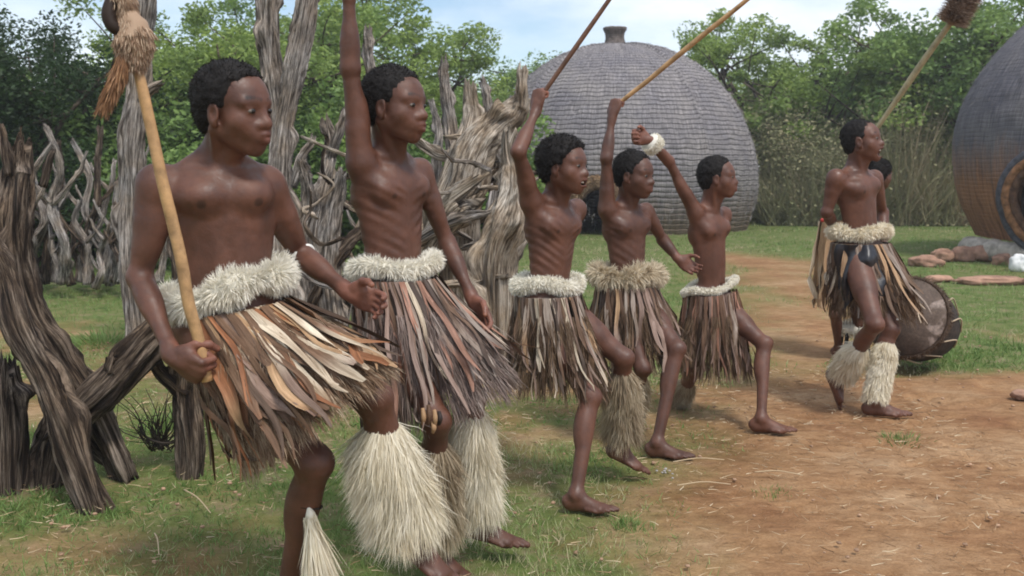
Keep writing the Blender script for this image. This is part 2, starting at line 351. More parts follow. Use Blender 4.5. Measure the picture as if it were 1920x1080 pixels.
# ------------------------------------------------------------------ implicit bodies
def smin(a, b, k):
    h = np.maximum(k-np.abs(a-b), 0)/k; return np.minimum(a, b)-h*h*k*0.25
class SDF:
    def __init__(s): s.p = []
    def cap(s, a, b, r1, r2=None, k=0.02, sub=False):
        a, b = np.asarray(a, float), np.asarray(b, float); r2 = r1 if r2 is None else r2
        s.p.append(('c', a, b, r1, r2, k, sub, (a+b)/2, np.linalg.norm(a-b)/2+max(r1, r2)))
    def ball(s, a, r, k=0.02, sub=False): s.cap(a, np.asarray(a)+1e-5, r, r, k, sub)
    def ell(s, c, ax, rad, k=0.02, sub=False):
        s.p.append(('e', np.asarray(c, float), np.array(ax, float), np.array(rad, float), 0, k, sub, np.asarray(c, float), max(rad)))
    def chain(s, pts, rs, k=0.003, k0=0.008):
        for i in range(len(pts)-1): s.cap(pts[i], pts[i+1], rs[i], rs[i+1], k0 if i == 0 else k)
    def ev(s, X, idx):
        d = np.full(len(X), 0.5)
        for i in idx:
            q = s.p[i]
            if q[0] == 'c':
                a, b, r1, r2 = q[1:5]; ba = b-a; t = np.clip((X-a)@ba/(ba@ba), 0, 1)
                e = np.linalg.norm(X-a-t[:, None]*ba, axis=1)-(r1+(r2-r1)*t)
            else:
                c, ax, rad = q[1:4]; Y = (X-c)@ax.T; k0 = np.linalg.norm(Y/rad, axis=1); k1 = np.linalg.norm(Y/rad**2, axis=1)
                e = k0*(k0-1)/(k1+1e-9)
            d = -smin(-d, e, q[5]) if q[6] else smin(d, e, q[5])
        return d
    def mesh(s, h, disp=None):
        cs = np.array([q[7] for q in s.p if not q[6]]); rs = np.array([q[8] for q in s.p if not q[6]])
        lo = (cs-rs[:, None]).min(0)-0.03; hi = (cs+rs[:, None]).max(0)+0.03
        B = 12; bs = B*h; nb = np.ceil((hi-lo)/bs).astype(int); nn = nb*B+1
        G = np.full(nn, 0.5, np.float32)
        allc = np.array([q[7] for q in s.p]); allr = np.array([q[8] for q in s.p])
        need = np.zeros(nb, bool)
        for c, r in zip(cs, rs):
            a = np.maximum(((c-r-0.015-lo)/bs).astype(int), 0); b = np.minimum(((c+r+0.015-lo)/bs).astype(int)+1, nb)
            need[a[0]:b[0], a[1]:b[1], a[2]:b[2]] = True
        g = np.arange(B+1)*h; gx, gy, gz = np.meshgrid(g, g, g, indexing='ij'); loc = np.stack([gx, gy, gz], -1).reshape(-1, 3)
        hd = bs*0.87
        for ib in np.argwhere(need):
            o = lo+ib*bs; c = o+bs/2
            idx = np.nonzero(np.linalg.norm(allc-c, axis=1) < allr+hd+0.035)[0]
            if not len(idx): continue
            dc = s.ev(c[None], idx)[0]
            if dc > hd+0.03: continue
            if dc < -hd-0.03:
                G[ib[0]*B:ib[0]*B+B+1, ib[1]*B:ib[1]*B+B+1, ib[2]*B:ib[2]*B+B+1] = -0.1; continue
            X = loc+o; d = s.ev(X, idx)
            if disp is not None: d = d+disp(X)
            G[ib[0]*B:ib[0]*B+B+1, ib[1]*B:ib[1]*B+B+1, ib[2]*B:ib[2]*B+B+1] = d.reshape(B+1, B+1, B+1)
        return surfnet(G, lo, h)
def surfnet(G, lo, h):
    I = G < 0; s = I.shape
    cnt = np.zeros((s[0]-1, s[1]-1, s[2]-1), np.uint8)
    for a in (0, 1):
        for b in (0, 1):
            for c in (0, 1): cnt += I[a:s[0]-1+a, b:s[1]-1+b, c:s[2]-1+c]
    act = (cnt > 0) & (cnt < 8); cells = np.argwhere(act)
    idm = np.full(act.shape, -1, np.int32); idm[act] = np.arange(len(cells))
    cor = np.array([(a, b, c) for a in (0, 1) for b in (0, 1) for c in (0, 1)])
    val = np.stack([G[cells[:, 0]+a, cells[:, 1]+b, cells[:, 2]+c] for a, b, c in cor], 1)
    acc = np.zeros((len(cells), 3)); n = np.zeros(len(cells))
    for i in range(8):
        for j in range(i+1, 8):
            if np.abs(cor[i]-cor[j]).sum() != 1: continue
            vi, vj = val[:, i], val[:, j]; x = (vi < 0) != (vj < 0)
            t = np.where(x, vi/(vi-vj+1e-12), 0)[:, None]
            acc += np.where(x[:, None], cor[i]+(cor[j]-cor[i])*t, 0); n += x
    V = (cells+acc/n[:, None])*h+lo
    Fs = []
    for ax in range(3):
        b, c = (ax+1) % 3, (ax+2) % 3
        sl0 = [slice(None)]*3; sl1 = [slice(None)]*3; sl0[ax] = slice(0, -1); sl1[ax] = slice(1, None)
        i0, i1 = I[tuple(sl0)], I[tuple(sl1)]; e = np.argwhere(i0 != i1)
        e = e[(e[:, b] > 0) & (e[:, c] > 0) & (e[:, b] < s[b]-1) & (e[:, c] < s[c]-1)]
        flip = i0[e[:, 0], e[:, 1], e[:, 2]]
        q = []
        for db, dc in ((-1, -1), (0, -1), (0, 0), (-1, 0)):
            f = e.copy(); f[:, b] += db; f[:, c] += dc; q.append(idm[f[:, 0], f[:, 1], f[:, 2]])
        q = np.stack(q, 1); q[~flip] = q[~flip][:, ::-1]; Fs.append(q)
    return V, np.concatenate(Fs)
# ------------------------------------------------------------------ people
SK = A(0.112, 0.047, 0.029)
def hand_geo(s, wrist, d, thumb, right, curl, sz, spread=0.12):
    """palm, four curled fingers of different length, thumb from the side of the palm; returns the palm-side grip point"""
    d = unit(d); th = unit(np.asarray(thumb, float)-d*np.dot(thumb, d)); n = np.cross(th, d) if right else np.cross(d, th)
    g = sz
    pc = wrist+d*0.048*g
    s.cap(wrist-d*0.01*g, wrist+d*0.03*g, 0.021*g, 0.023*g, 0.015)
    s.ell(pc, [d, th, n], A(0.050, 0.040, 0.0165)*g, 0.012)
    s.ell(wrist+d*0.035*g+th*0.022*g+n*0.006*g, [d, th, n], A(0.032, 0.018, 0.017)*g, 0.012)
    L = [0.074, 0.082, 0.076, 0.06]; R = [0.0092, 0.0096, 0.009, 0.0078]
    for i in range(4):
        o = (0.029-0.0192*i)*g; kn = wrist+d*(0.088-abs(i-1)*0.004)*g+th*o
        p = [kn-d*0.02*g, kn]; ang = curl[0]; dd = d+th*spread*(1.2-i*0.8)*(1-min(curl[0], 1))
        dd = unit(dd); fr = [0.46, 0.30, 0.24]
        cur = kn; aa = 0
        for j in range(3):
            aa += curl[j]*1.45*(1+0.06*i); v = dd*math.cos(aa)+n*math.sin(aa); cur = cur+v*L[i]*fr[j]*g; p.append(cur)
        s.chain(p, [R[i]*1.1*g, R[i]*1.08*g, R[i]*g, R[i]*0.92*g, R[i]*0.8*g], 0.002, 0.010)
    b = wrist+d*0.022*g+th*0.026*g+n*0.006*g
    c = min(curl[0], 1.0)
    v1 = unit(d*0.62+th*0.75+n*(0.25+0.25*c)); v2 = unit(d*0.75+th*(0.45-0.5*c)+n*(0.3+0.75*c)); v3 = unit(d*0.6+th*(0.25-0.9*c)+n*(0.25+0.6*c))
    p1 = b+v1*0.036*g; p2 = p1+v2*0.032*g; p3 = p2+v3*0.026*g
    s.chain([b, p1, p2, p3], [0.0145*g, 0.0118*g, 0.0105*g, 0.0085*g], 0.004, 0.012)
    return wrist+d*0.075*g+n*0.026*g, p3
def foot_geo(s, an, toe, up, sz):
    toe = unit(np.asarray(toe, float)-up*np.dot(toe, up)); sd = np.cross(up, toe); g = sz
    Q = lambda f, u, w=0: an+toe*f*g+up*u*g+sd*w*g
    s.ball(an, 0.033*g, 0.02); s.ball(Q(0.002, 0, 0.022), 0.016*g, 0.015); s.ball(Q(-0.004, -0.004, -0.022), 0.016*g, 0.015)
    s.ell(Q(-0.034, -0.042), [toe, sd, up], A(0.036, 0.030, 0.036)*g, 0.02)
    s.cap(Q(0.01, -0.02), Q(0.12, -0.056), 0.032*g, 0.020*g, 0.025)
    s.cap(Q(-0.02, -0.053, 0.0), Q(0.12, -0.060, -0.022), 0.025*g, 0.018*g, 0.02)
    s.cap(Q(-0.02, -0.053, 0.0), Q(0.128, -0.059, 0.024), 0.025*g, 0.019*g, 0.02)
    for i in range(5):
        w = 0.032-0.0165*i; f = 0.138-0.003*i-0.0028*i*i; L = [0.052, 0.046, 0.04, 0.035, 0.030][i]; r = [0.0135, 0.0098, 0.0092, 0.0088, 0.0085][i]
        s.cap(Q(f-0.02, -0.060, w), Q(f+L*0.55, -0.062, w*1.12), r*1.1*g, r*1.05*g, 0.007)
        s.cap(Q(f+L*0.55, -0.062, w*1.12), Q(f+L, -0.067, w*1.15), r*1.0*g, r*0.85*g, 0.003)
def head_frame(az, pitch, roll=0):
    a, p = math.radians(az), math.radians(pitch)
    f = A(math.sin(a)*math.cos(p), -math.cos(a)*math.cos(p), math.sin(p)); sd = unit(np.cross(A(0, 0, 1), f)); u = np.cross(f, sd)
    r = math.radians(roll); sd, u = sd*math.cos(r)+u*math.sin(r), u*math.cos(r)-sd*math.sin(r)
    return f, sd, u
def head_geo(s, c, fr, g, mouth=0.0):
    f, sd, u = fr; Q = lambda a, b, w=0: c+(f*a+u*b+sd*w)*g; ax = [f, sd, u]
    s.ell(Q(-0.014, 0.032), ax, A(0.094, 0.073, 0.080)*g, 0.02)
    s.ell(Q(0.030, 0.025), ax, A(0.058, 0.060, 0.058)*g, 0.02)
    s.ell(Q(0.024, -0.034), ax, A(0.064, 0.060, 0.066)*g, 0.022)
    for w in (1, -1):
        s.cap(Q(-0.012, -0.040, 0.047*w), Q(0.055, -0.088, 0.022*w), 0.016*g, 0.014*g, 0.022)
        s.ball(Q(0.046, -0.026, 0.042*w), 0.022*g, 0.03)
    jd = -0.014*max(0, mouth-.5); s.ball(Q(0.064, -0.090+jd), 0.020*g, 0.02)
    s.cap(Q(0.069, -0.056, 0.012), Q(0.069, -0.056, -0.012), 0.020*g, 0.020*g, 0.03)
    for w in (1, -1): s.ball(Q(0.105, 0.002, 0.031*w), 0.0165*g, 0.016, sub=True)
    for w in (1, -1):
        s.cap(Q(0.074, 0.021, 0.012*w), Q(0.062, 0.020, 0.046*w), 0.0115*g, 0.010*g, 0.018)
        s.ball(Q(0.0655, 0.001, 0.031*w), 0.0158*g, 0.004)                          # lids over the eyeball
        s.cap(Q(0.0770, 0.0085, 0.019*w), Q(0.0720, 0.0075, 0.043*w), 0.0042*g, 0.004*g, 0.004)
        s.cap(Q(0.0770, -0.0065, 0.021*w), Q(0.0710, -0.005, 0.042*w), 0.0036*g, 0.0034*g, 0.004)
    s.cap(Q(0.077, 0.008), Q(0.094, -0.026), 0.0085*g, 0.0125*g, 0.014)
    s.ball(Q(0.0955, -0.030), 0.0135*g, 0.010)
    for w in (1, -1): s.ball(Q(0.086, -0.033, 0.0175*w), 0.0105*g, 0.008)
    m = mouth
    for w in (1, -1):
        s.cap(Q(0.0955, -0.054, 0.004*w), Q(0.080, -0.058+0.002*m, 0.0245*w), 0.0085*g, 0.005*g, 0.007)
        s.cap(Q(0.0940-0.004*m, -0.068-0.018*m, 0.0), Q(0.080, -0.0635-0.006*m, 0.0235*w), 0.0095*g, 0.005*g, 0.007)
    if m > 0: s.ell(Q(0.090, -0.064-0.009*m), ax, A(0.036, 0.019+0.009*m, 0.004+0.014*m)*g, 0.002, sub=True)
    else: s.cap(Q(0.104, -0.0612, 0.014), Q(0.104, -0.0612, -0.014), 0.0032*g, 0.0032*g, 0.003, sub=True)
    for w in (1, -1):
        eax = [unit(f+sd*0.25*w), unit(sd*w-f*0.25), u]
        s.ell(Q(-0.006, -0.010, 0.072*w), eax, A(0.020, 0.009, 0.031)*g, 0.006)
        s.ell(Q(0.001, -0.008, 0.0815*w), eax, A(0.010, 0.006, 0.016)*g, 0.005, sub=True)
        s.ball(Q(-0.001, -0.034, 0.071*w), 0.0075*g, 0.005)
def eyes_geo(bag_w, bag_i, c, fr, g):
    f, sd, u = fr; ax = np.array([f, sd, u])
    a = np.linspace(0, 2*np.pi, 13)[:-1]; ph = np.linspace(0, np.pi, 9)
    S3 = np.array([(math.sin(p)*math.cos(t), math.sin(p)*math.sin(t), math.cos(p)) for p in ph for t in a])
    i, j = np.meshgrid(np.arange(8), np.arange(12), indexing='ij'); Q = np.stack([i*12+j, (i+1)*12+j, (i+1)*12+(j+1) % 12, i*12+(j+1) % 12], -1).reshape(-1, 4)
    for w in (1, -1):
        o = c+(f*0.0742+u*0.001+sd*0.0315*w)*g
        yield 0, o+(S3*A(0.0105, 0.0125, 0.0066)*g)@ax, Q
        o2 = o+(f*0.0068)*g
        yield 1, o2+(S3*A(0.0052, 0.0078, 0.0064)*g)@ax, Q

class Person: pass
def person(label, J, h, sc=1.0, th=1.0, musc=1.0, hs=1.06, az=60, pitch=0, roll=0, mouth=0.0, hands=None, feet=None, hair=0.016, tone=1.0, ribs=0.0, hairline=0.3):
    p = Person(); J = {k: np.asarray(v, float) for k, v in J.items()}; s = SDF()
    pel, nk = J['pelvis'], J['neck']; up = unit(nk-pel); side = J['shL']-J['shR']; side = unit(side-up*np.dot(side, up)); fw = np.cross(side, up)
    hsd = side
    if 'hipdir' in J: hsd = unit(J['hipdir'])
    hup = unit(A(0, 0, 1)*0.7+up*0.3); hsd = unit(hsd-hup*np.dot(hsd, hup)); hf = np.cross(hsd, hup)
    T = np.linalg.norm(nk-pel); g = sc; t = th
    Q = lambda a, b=0, w=0: pel+up*T*a+(fw*b+side*w)*g
    ax = [side, fw, up]; tw = t
    s.ell(Q(0.62, 0.0), ax, A(0.128*tw, 0.088*tw, T*0.36/g)*g, 0.03)
    s.ell(Q(0.80, -0.005), ax, A(0.145*tw, 0.078*tw, T*0.19/g)*g, 0.04)
    s.ell(Q(0.30, 0.004), ax, A(0.112*tw, 0.078*tw, T*0.30/g)*g, 0.04)
    s.ell(pel, [hsd, hf, hup], A(0.135*tw, 0.092*tw, 0.10)*g, 0.05)
    for w, sh in ((1, J['shL']), (-1, J['shR'])):
        s.cap(Q(0.74, -0.02, 0.115*w*tw), Q(0.30, -0.01, 0.085*w*tw), 0.040*g*t, 0.030*g*t, 0.03)
        s.ell(Q(0.755, 0.060*tw, 0.062*w), [side, fw, up], A(0.060, 0.030*musc**3-0.006, 0.045)*g*t, 0.03)
        s.cap(Q(0.76, 0.05, 0.08*w), sh-up*0.03*g, 0.030*g*t, 0.034*g*t, 0.03)          # pectoral into the armpit
        s.cap(Q(0.70, -0.03, 0.10*w), sh-up*0.02*g, 0.034*g*t, 0.036*g*t, 0.03)
        s.cap(Q(1.03, -0.012, 0.02*w), sh*0.78+Q(0.93)*0.22, 0.028*g, 0.028*g*t, 0.035)
        s.cap(Q(0.945, 0.035, 0.015*w), sh+fw*0.012*g+up*0.018*g, 0.0125*g, 0.013*g, 0.012)
        s.ell(Q(0.72, -0.065*tw, 0.075*w), ax, A(0.055, 0.022, 0.07)*g*t, 0.03)
        s.ball(Q(0.04, -0.055, 0.062*w), 0.062*g*t, 0.04)
        s.ell(Q(0.34, 0.060*tw, 0.030*w), ax, A(0.025, 0.016+0.004*(musc > 1), T*0.25/g)*g, 0.018)
        s.ball(Q(0.16, 0.078*tw, 0), 0.006*g, 0.008, sub=True)
        s.cap(Q(0.955, 0.052, 0.05*w), Q(0.975, 0.03, 0.10*w), 0.010*g, 0.008*g, 0.016, sub=True)
    # head and neck
    hc = J['head']; fr = head_frame(az, pitch, roll); f, sd, u = fr; hg = hs*sc
    base = hc+(-f*0.030-u*0.055)*hg
    s.cap(Q(0.93, -0.008), base, 0.053*g*t, 0.047*hg, 0.03)
    s.cap(hc+(f*0.02-u*0.085)*hg, Q(0.97, 0.028), 0.024*hg, 0.028*g, 0.02)
    for w in (1, -1): s.cap(hc+(-f*0.020-u*0.050+sd*0.052*w)*hg, Q(0.945, 0.042, 0.016*w), 0.013*hg, 0.010*g, 0.012)
    head_geo(s, hc, fr, hg, mouth)
    # arms
    p.grip = {}
    for w, q in ((1, 'L'), (-1, 'R')):
        sh, el, wr = J['sh'+q], J['el'+q], J['wr'+q]; a1, a2 = unit(el-sh), unit(wr-el)
        bk = unit(a1-a2+1e-4); 
        s.ball(sh, 0.046*g*t*musc, 0.03); s.cap(sh, sh+(el-sh)*0.35, 0.046*g*t*musc, 0.040*g*t*musc, 0.02)
        s.cap(sh, el, 0.039*g*t*musc, 0.030*g*t, 0.02)
        s.ell(sh*0.5+el*0.5-bk*0.012*g, [a1, unit(np.cross(a1, bk)), unit(np.cross(a1, np.cross(a1, bk)))], A(0.085, 0.033, 0.036)*g*t*musc, 0.02)
        bn = min(1, np.linalg.norm(a1-a2)); s.ball(el, (0.0295)*g*t, 0.02); s.ball(el+bk*0.010*g*bn, 0.019*g*t, 0.02)
        s.cap(el, wr, 0.030*g*t, 0.0195*g*t, 0.015)
        s.ell(el+(wr-el)*0.27, [a2, unit(np.cross(a2, A(.3, .9, .1))), unit(np.cross(a2, np.cross(a2, A(.3, .9, .1))))], A(0.085, 0.0335, 0.031)*g*t, 0.02)
        H = (hands or {}).get(q)
        if H:
            d = unit(H['d']); s.cap(wr-a2*0.03*g, wr+d*0.012*g, 0.022*g*t, 0.022*g*t, 0.012)
            p.grip[q] = hand_geo(s, wr, d, H['th'], q == 'R', H.get('curl', (0.25, 0.3, 0.25)), sc*H.get('sz', 1.0), H.get('spread', 0.12))
    # legs
    for w, q in ((1, 'L'), (-1, 'R')):
        hp = J.get('hip'+q); hp = pel+(hsd*0.085*w*t-hup*0.03)*g if hp is None else hp
        kn, an = J['kn'+q], J['an'+q]; b1, b2 = unit(kn-hp), unit(an-kn); fwd = unit(b1-b2+1e-3*hf)
        if np.dot(fwd, hf) < 0 and np.linalg.norm(b1-b2) < 0.25: fwd = hf
        s.cap(hp, kn, 0.078*g*t, 0.049*g*t, 0.04); s.cap(hp+(kn-hp)*0.15, hp+(kn-hp)*0.55, 0.080*g*t, 0.066*g*t, 0.03)
        s.ball(kn+fwd*0.008*g, 0.047*g*t, 0.02); s.ball(kn+fwd*0.026*g, 0.029*g*t, 0.02)
        s.cap(kn, an, 0.044*g*t, 0.028*g*t, 0.02)
        cb = kn+(an-kn)*0.28-fwd*0.018*g; s.ell(cb, [b2, unit(np.cross(b2, fwd)), unit(fwd-b2*np.dot(fwd, b2))], A(0.105, 0.044, 0.042)*g*t, 0.025)
        s.cap(kn+(an-kn)*0.1+fwd*0.014*g, an+fwd*0.004*g, 0.026*g*t, 0.020*g*t, 0.02)
        F = (feet or {}).get(q)
        if F:
            fu = unit(F.get('up', (0, 0, 1))); foot_geo(s, an, F['toe'], fu, sc*F.get('sz', 1.0))
    disp = None
    if ribs > 0:
        rc = Q(0.55, 0, 0)
        def disp(X):
            Y = (X-rc); uu = Y@up; ss = Y@side; ff = Y@fw
            m = np.exp(-((uu/(T*0.27))**4))*np.clip((np.abs(ss)/(0.05*g)), 0, 1)*np.clip((np.abs(ff*1.0)+0.03)/(0.06*g), 0, 1)*(np.hypot(ss, ff) < 0.17*g)
            return 0.95*ribs*m*(0.6+0.8*noise3(X[:, 0]*14, X[:, 1]*14, X[:, 2]*14, 2))*np.sin((uu-np.abs(ss)*0.55+ff*0.2+0.012*noise3(X[:, 0]*9, X[:, 1]*9, X[:, 2]*9, 7))*2*np.pi/(0.040*g))
    V, F = s.mesh(h, disp)
    # light volume smoothing of the net
    # local skin colours
    n = len(V); C = np.tile(SK*tone, (n, 1))
    def spot(c, r, col, soft=0.5, gate=None):
        d = np.linalg.norm(V-c, axis=1)/r; m = np.clip((1-d)/soft, 0, 1); m = m*m*(3-2*m)
        if gate is not None: m = m*gate
        C[:] = C*(1-m[:, None])+A(*col)*m[:, None]
    for wq, q in ((1, 'L'), (-1, 'R')):
        pass
    spot(hc+(f*0.096-u*0.055)*hg, 0.026*hg, SK*tone*A(0.95, 0.85, 0.95), 0.7)
    spot(hc+(f*0.094-u*0.070)*hg, 0.020*hg, SK*tone*A(1.15, 1.0, 1.1), 0.7)
    for w in (1, -1):
        spot(Q(0.715, 0.10*tw, 0.075*w*t), 0.017*g, SK*0.42, 0.5)
        for k in range(5): spot(hc+(f*(0.086-0.003*k)+u*(0.028+0.002*min(k, 2))+sd*(0.012+0.008*k)*w)*hg, 0.008*hg, (0.02, 0.013, 0.011), 0.8)
    if mouth > 0: spot(hc+(f*0.066-u*0.077)*hg, 0.026*hg, (0.03, 0.008, 0.008), 0.25)
    for q in 'LR':
        if q in p.grip:
            H = hands[q]; d = unit(H['d']); thv = unit(np.asarray(H['th'], float)-d*np.dot(H['th'], d)); nn = np.cross(thv, d) if q == 'R' else np.cross(d, thv)
            pc = J['wr'+q]+d*0.06*g; r = V-pc; gt = np.clip((r@nn)/(0.012*g), 0, 1)
            spot(pc, 0.11*g, SK*tone*A(2.0, 2.0, 2.2), 0.3, gt*0.8)
            spot(p.grip[q][1], 0.013*g, SK*tone*A(2.6, 2.6, 2.6), 0.6)
    mats = np.zeros(len(F), int); VV, FF, MM, CC, nv = [V], [F], [mats], [C], n
    for k, v, qf in eyes_geo(None, None, hc, fr, hg):
        VV.append(v); FF.append(qf+nv); MM.append(np.full(len(qf), 1+k)); CC.append(np.tile(SK, (len(v), 1))); nv += len(v)
    if mouth > 0:                                                       # upper teeth
        a = np.linspace(-1, 1, 9); tv = np.array([hc+(f*(0.088-0.012*x*x)+sd*0.018*x-u*(0.0595+yy))*hg for yy in (0, 0.0065) for x in a])
        i = np.arange(8); VV.append(tv); FF.append(np.stack([i, i+1, i+10, i+9], 1)+nv); MM.append(np.full(8, 3)); CC.append(np.tile(SK, (18, 1))); nv += 18
    foot = A(pel[0], pel[1], 0)
    root = empty('person', foot, label, 'person')
    mesh('body', np.concatenate(VV), [np.concatenate(FF)], [M['skin'], M['eye'], M['iris'], M['teeth']], root, True, None, np.concatenate(CC), np.concatenate(MM))
    # hair
    hb = SDF(); hb.ell(hc+(-f*0.016+u*0.034)*hg, [f, sd, u], A(0.097, 0.076, 0.083)*hg+hair*0.7, 0.02)
    hb.ell(hc+(-f*0.052-u*0.020)*hg, [f, sd, u], A(0.047, 0.060, 0.050)*hg+hair*0.25, 0.03)
    hb.cap(hc+(f*0.112+u*(0.000+hairline*0.05))*hg+sd*0.2, hc+(f*0.112+u*(0.000+hairline*0.05))*hg-sd*0.2, 0.066*hg, 0.066*hg, 0.03, sub=True)
    for w in (1, -1): hb.ell(hc+(f*0.066+u*0.006+sd*0.070*w)*hg, [f, sd, u], A(0.036, 0.034, 0.036)*hg, 0.02, sub=True)
    for w in (1, -1): hb.ell(hc+(f*0.026-u*0.040+sd*0.078*w)*hg, [f, sd, u], A(0.056, 0.03, 0.050)*hg, 0.006, sub=True)
    hv, hq = hb.mesh(0.006, lambda X: 0.004*noise3(X[:, 0]*70, X[:, 1]*70, X[:, 2]*70, 3)+0.003*noise3(X[:, 0]*160, X[:, 1]*160, X[:, 2]*160, 4))
    bag = Bag(); rr = np.random.default_rng(int(abs(hc[0])*1000)+5)
    bag.add(hv, [hq], rnd=rr.uniform(0, .6, len(hv)))
    k = rr.integers(0, len(hv), 5000); nn = hv[k]-(hc+(-f*0.02+u*0.02)*hg); ok = ((hv[k]-hc)@f) < 0.085*hg
    v, fc, rn = strands(hv[k][ok]-unit(nn[0])*0, nn[ok], rr.uniform(0.002, 0.006, ok.sum())+hair*0.3, 0.0020, rr, 0.1, 1.2, 3)
    bag.add(v, fc, rnd=rn); bag.build('hair', M['hair'], root)
    p.root, p.J, p.Q, p.side, p.fw, p.up, p.g, p.hc, p.fr, p.hg = root, J, Q, side, fw, up, g, hc, fr, hg
    return p

# ------------------------------------------------------------------ clothing
def fur_roll(p, c, hw, hh, dyaw, tilt, mat, rng, L=0.03, n=9000, name='fur_belt', wav=0.8, lump=0.12, closed=True, thick=None):
    """fur roll round the waist: c centre, hw half width m, hh half height m"""
    a = np.linspace(0, 2*np.pi, 73); fx, fy = hw, hw*0.72
    ca, sa = math.cos(dyaw), math.sin(dyaw)
    x, y = np.cos(a)*fx, np.sin(a)*fy
    C = np.stack([c[0]+x*ca-y*sa, c[1]+x*sa+y*ca, c[2]+tilt*x/fx+0.012*np.sin(a*3+c[0]*9)], -1)
    R = (thick or hh)*(0.8+lump*np.sin(a*7+c[0])+lump*0.8*np.sin(a*4.3)); R[-1] = R[0]
    V, F = tube(C, R*0.8, 72, 14, False)
    bag = Bag(); bag.add(V, F, rnd=np.full(len(V), 0.25))
    r, N, T, _ = tube_surface_samples(C, R*0.75, n, rng)
    clump = noise3(r[:, 0]*60, r[:, 1]*60, r[:, 2]*60, 7)[:, None]
    v, f, rn = strands(r, N+T*clump*0.9+A(0, 0, -0.25), rng.uniform(0.5, 1.15, n)*L, 0.0026*max(1, c[1]/3.2), rng, 0.4, wav*0.5, 3)
    bag.add(v, f, rnd=np.clip(rn*0.7+0.3*(0.5+np.repeat(clump[:, 0], 7)), 0, 1)); return bag.build(name, mat, p.root)
def fur_leg(p, a, b, r0, r1, mat, rng, L=0.07, n=9000, wd=0.003, name='fur_leg_cover', droop=0.5, blow=(0, 0, 0), flat=0.6, off=(0, 0, 0)):
    """long goat hair tied round the shin from a to b"""
    a, b = np.asarray(a)+A(*off), np.asarray(b)+A(*off); t = np.linspace(0, 1, 24)[:, None]; C = a*(1-t)+b*t; R = np.interp(t[:, 0], [0, 0.15, 0.6, 1], [r0*0.58, r0, (r0+r1)/2, r1])
    V, F = tube(C, R*0.85, 24, 18); bag = Bag(); bag.add(V, F, rnd=np.full(len(V), 0.3))
    r, N, T, u = tube_surface_samples(C, R*0.85, n, rng)
    cl = noise3(r[:, 0]*38, r[:, 1]*38, r[:, 2]*18, 9)[:, None]
    v, f, rn = strands(r, N*0.55+T*0.9+np.cross(T, N)*cl*0.7+A(*blow)*0.5, L*rng.uniform(0.55, 1.2, n), wd, rng, droop, 0.7, 4)
    bag.add(v, f, rnd=np.clip(rn*0.6+0.4*(0.5+np.repeat(cl[:, 0], 9)), 0, 1)); return bag.build(name, mat, p.root)
PAL = {'rust': (0.30, 0.115, 0.045), 'tan': (0.42, 0.27, 0.15), 'cream': (0.66, 0.58, 0.45), 'grey': (0.34, 0.29, 0.25), 'brown': (0.13, 0.075, 0.045),
       'dark': (0.03, 0.02, 0.017), 'pink': (0.36, 0.19, 0.135), 'mauve': (0.26, 0.185, 0.155)}
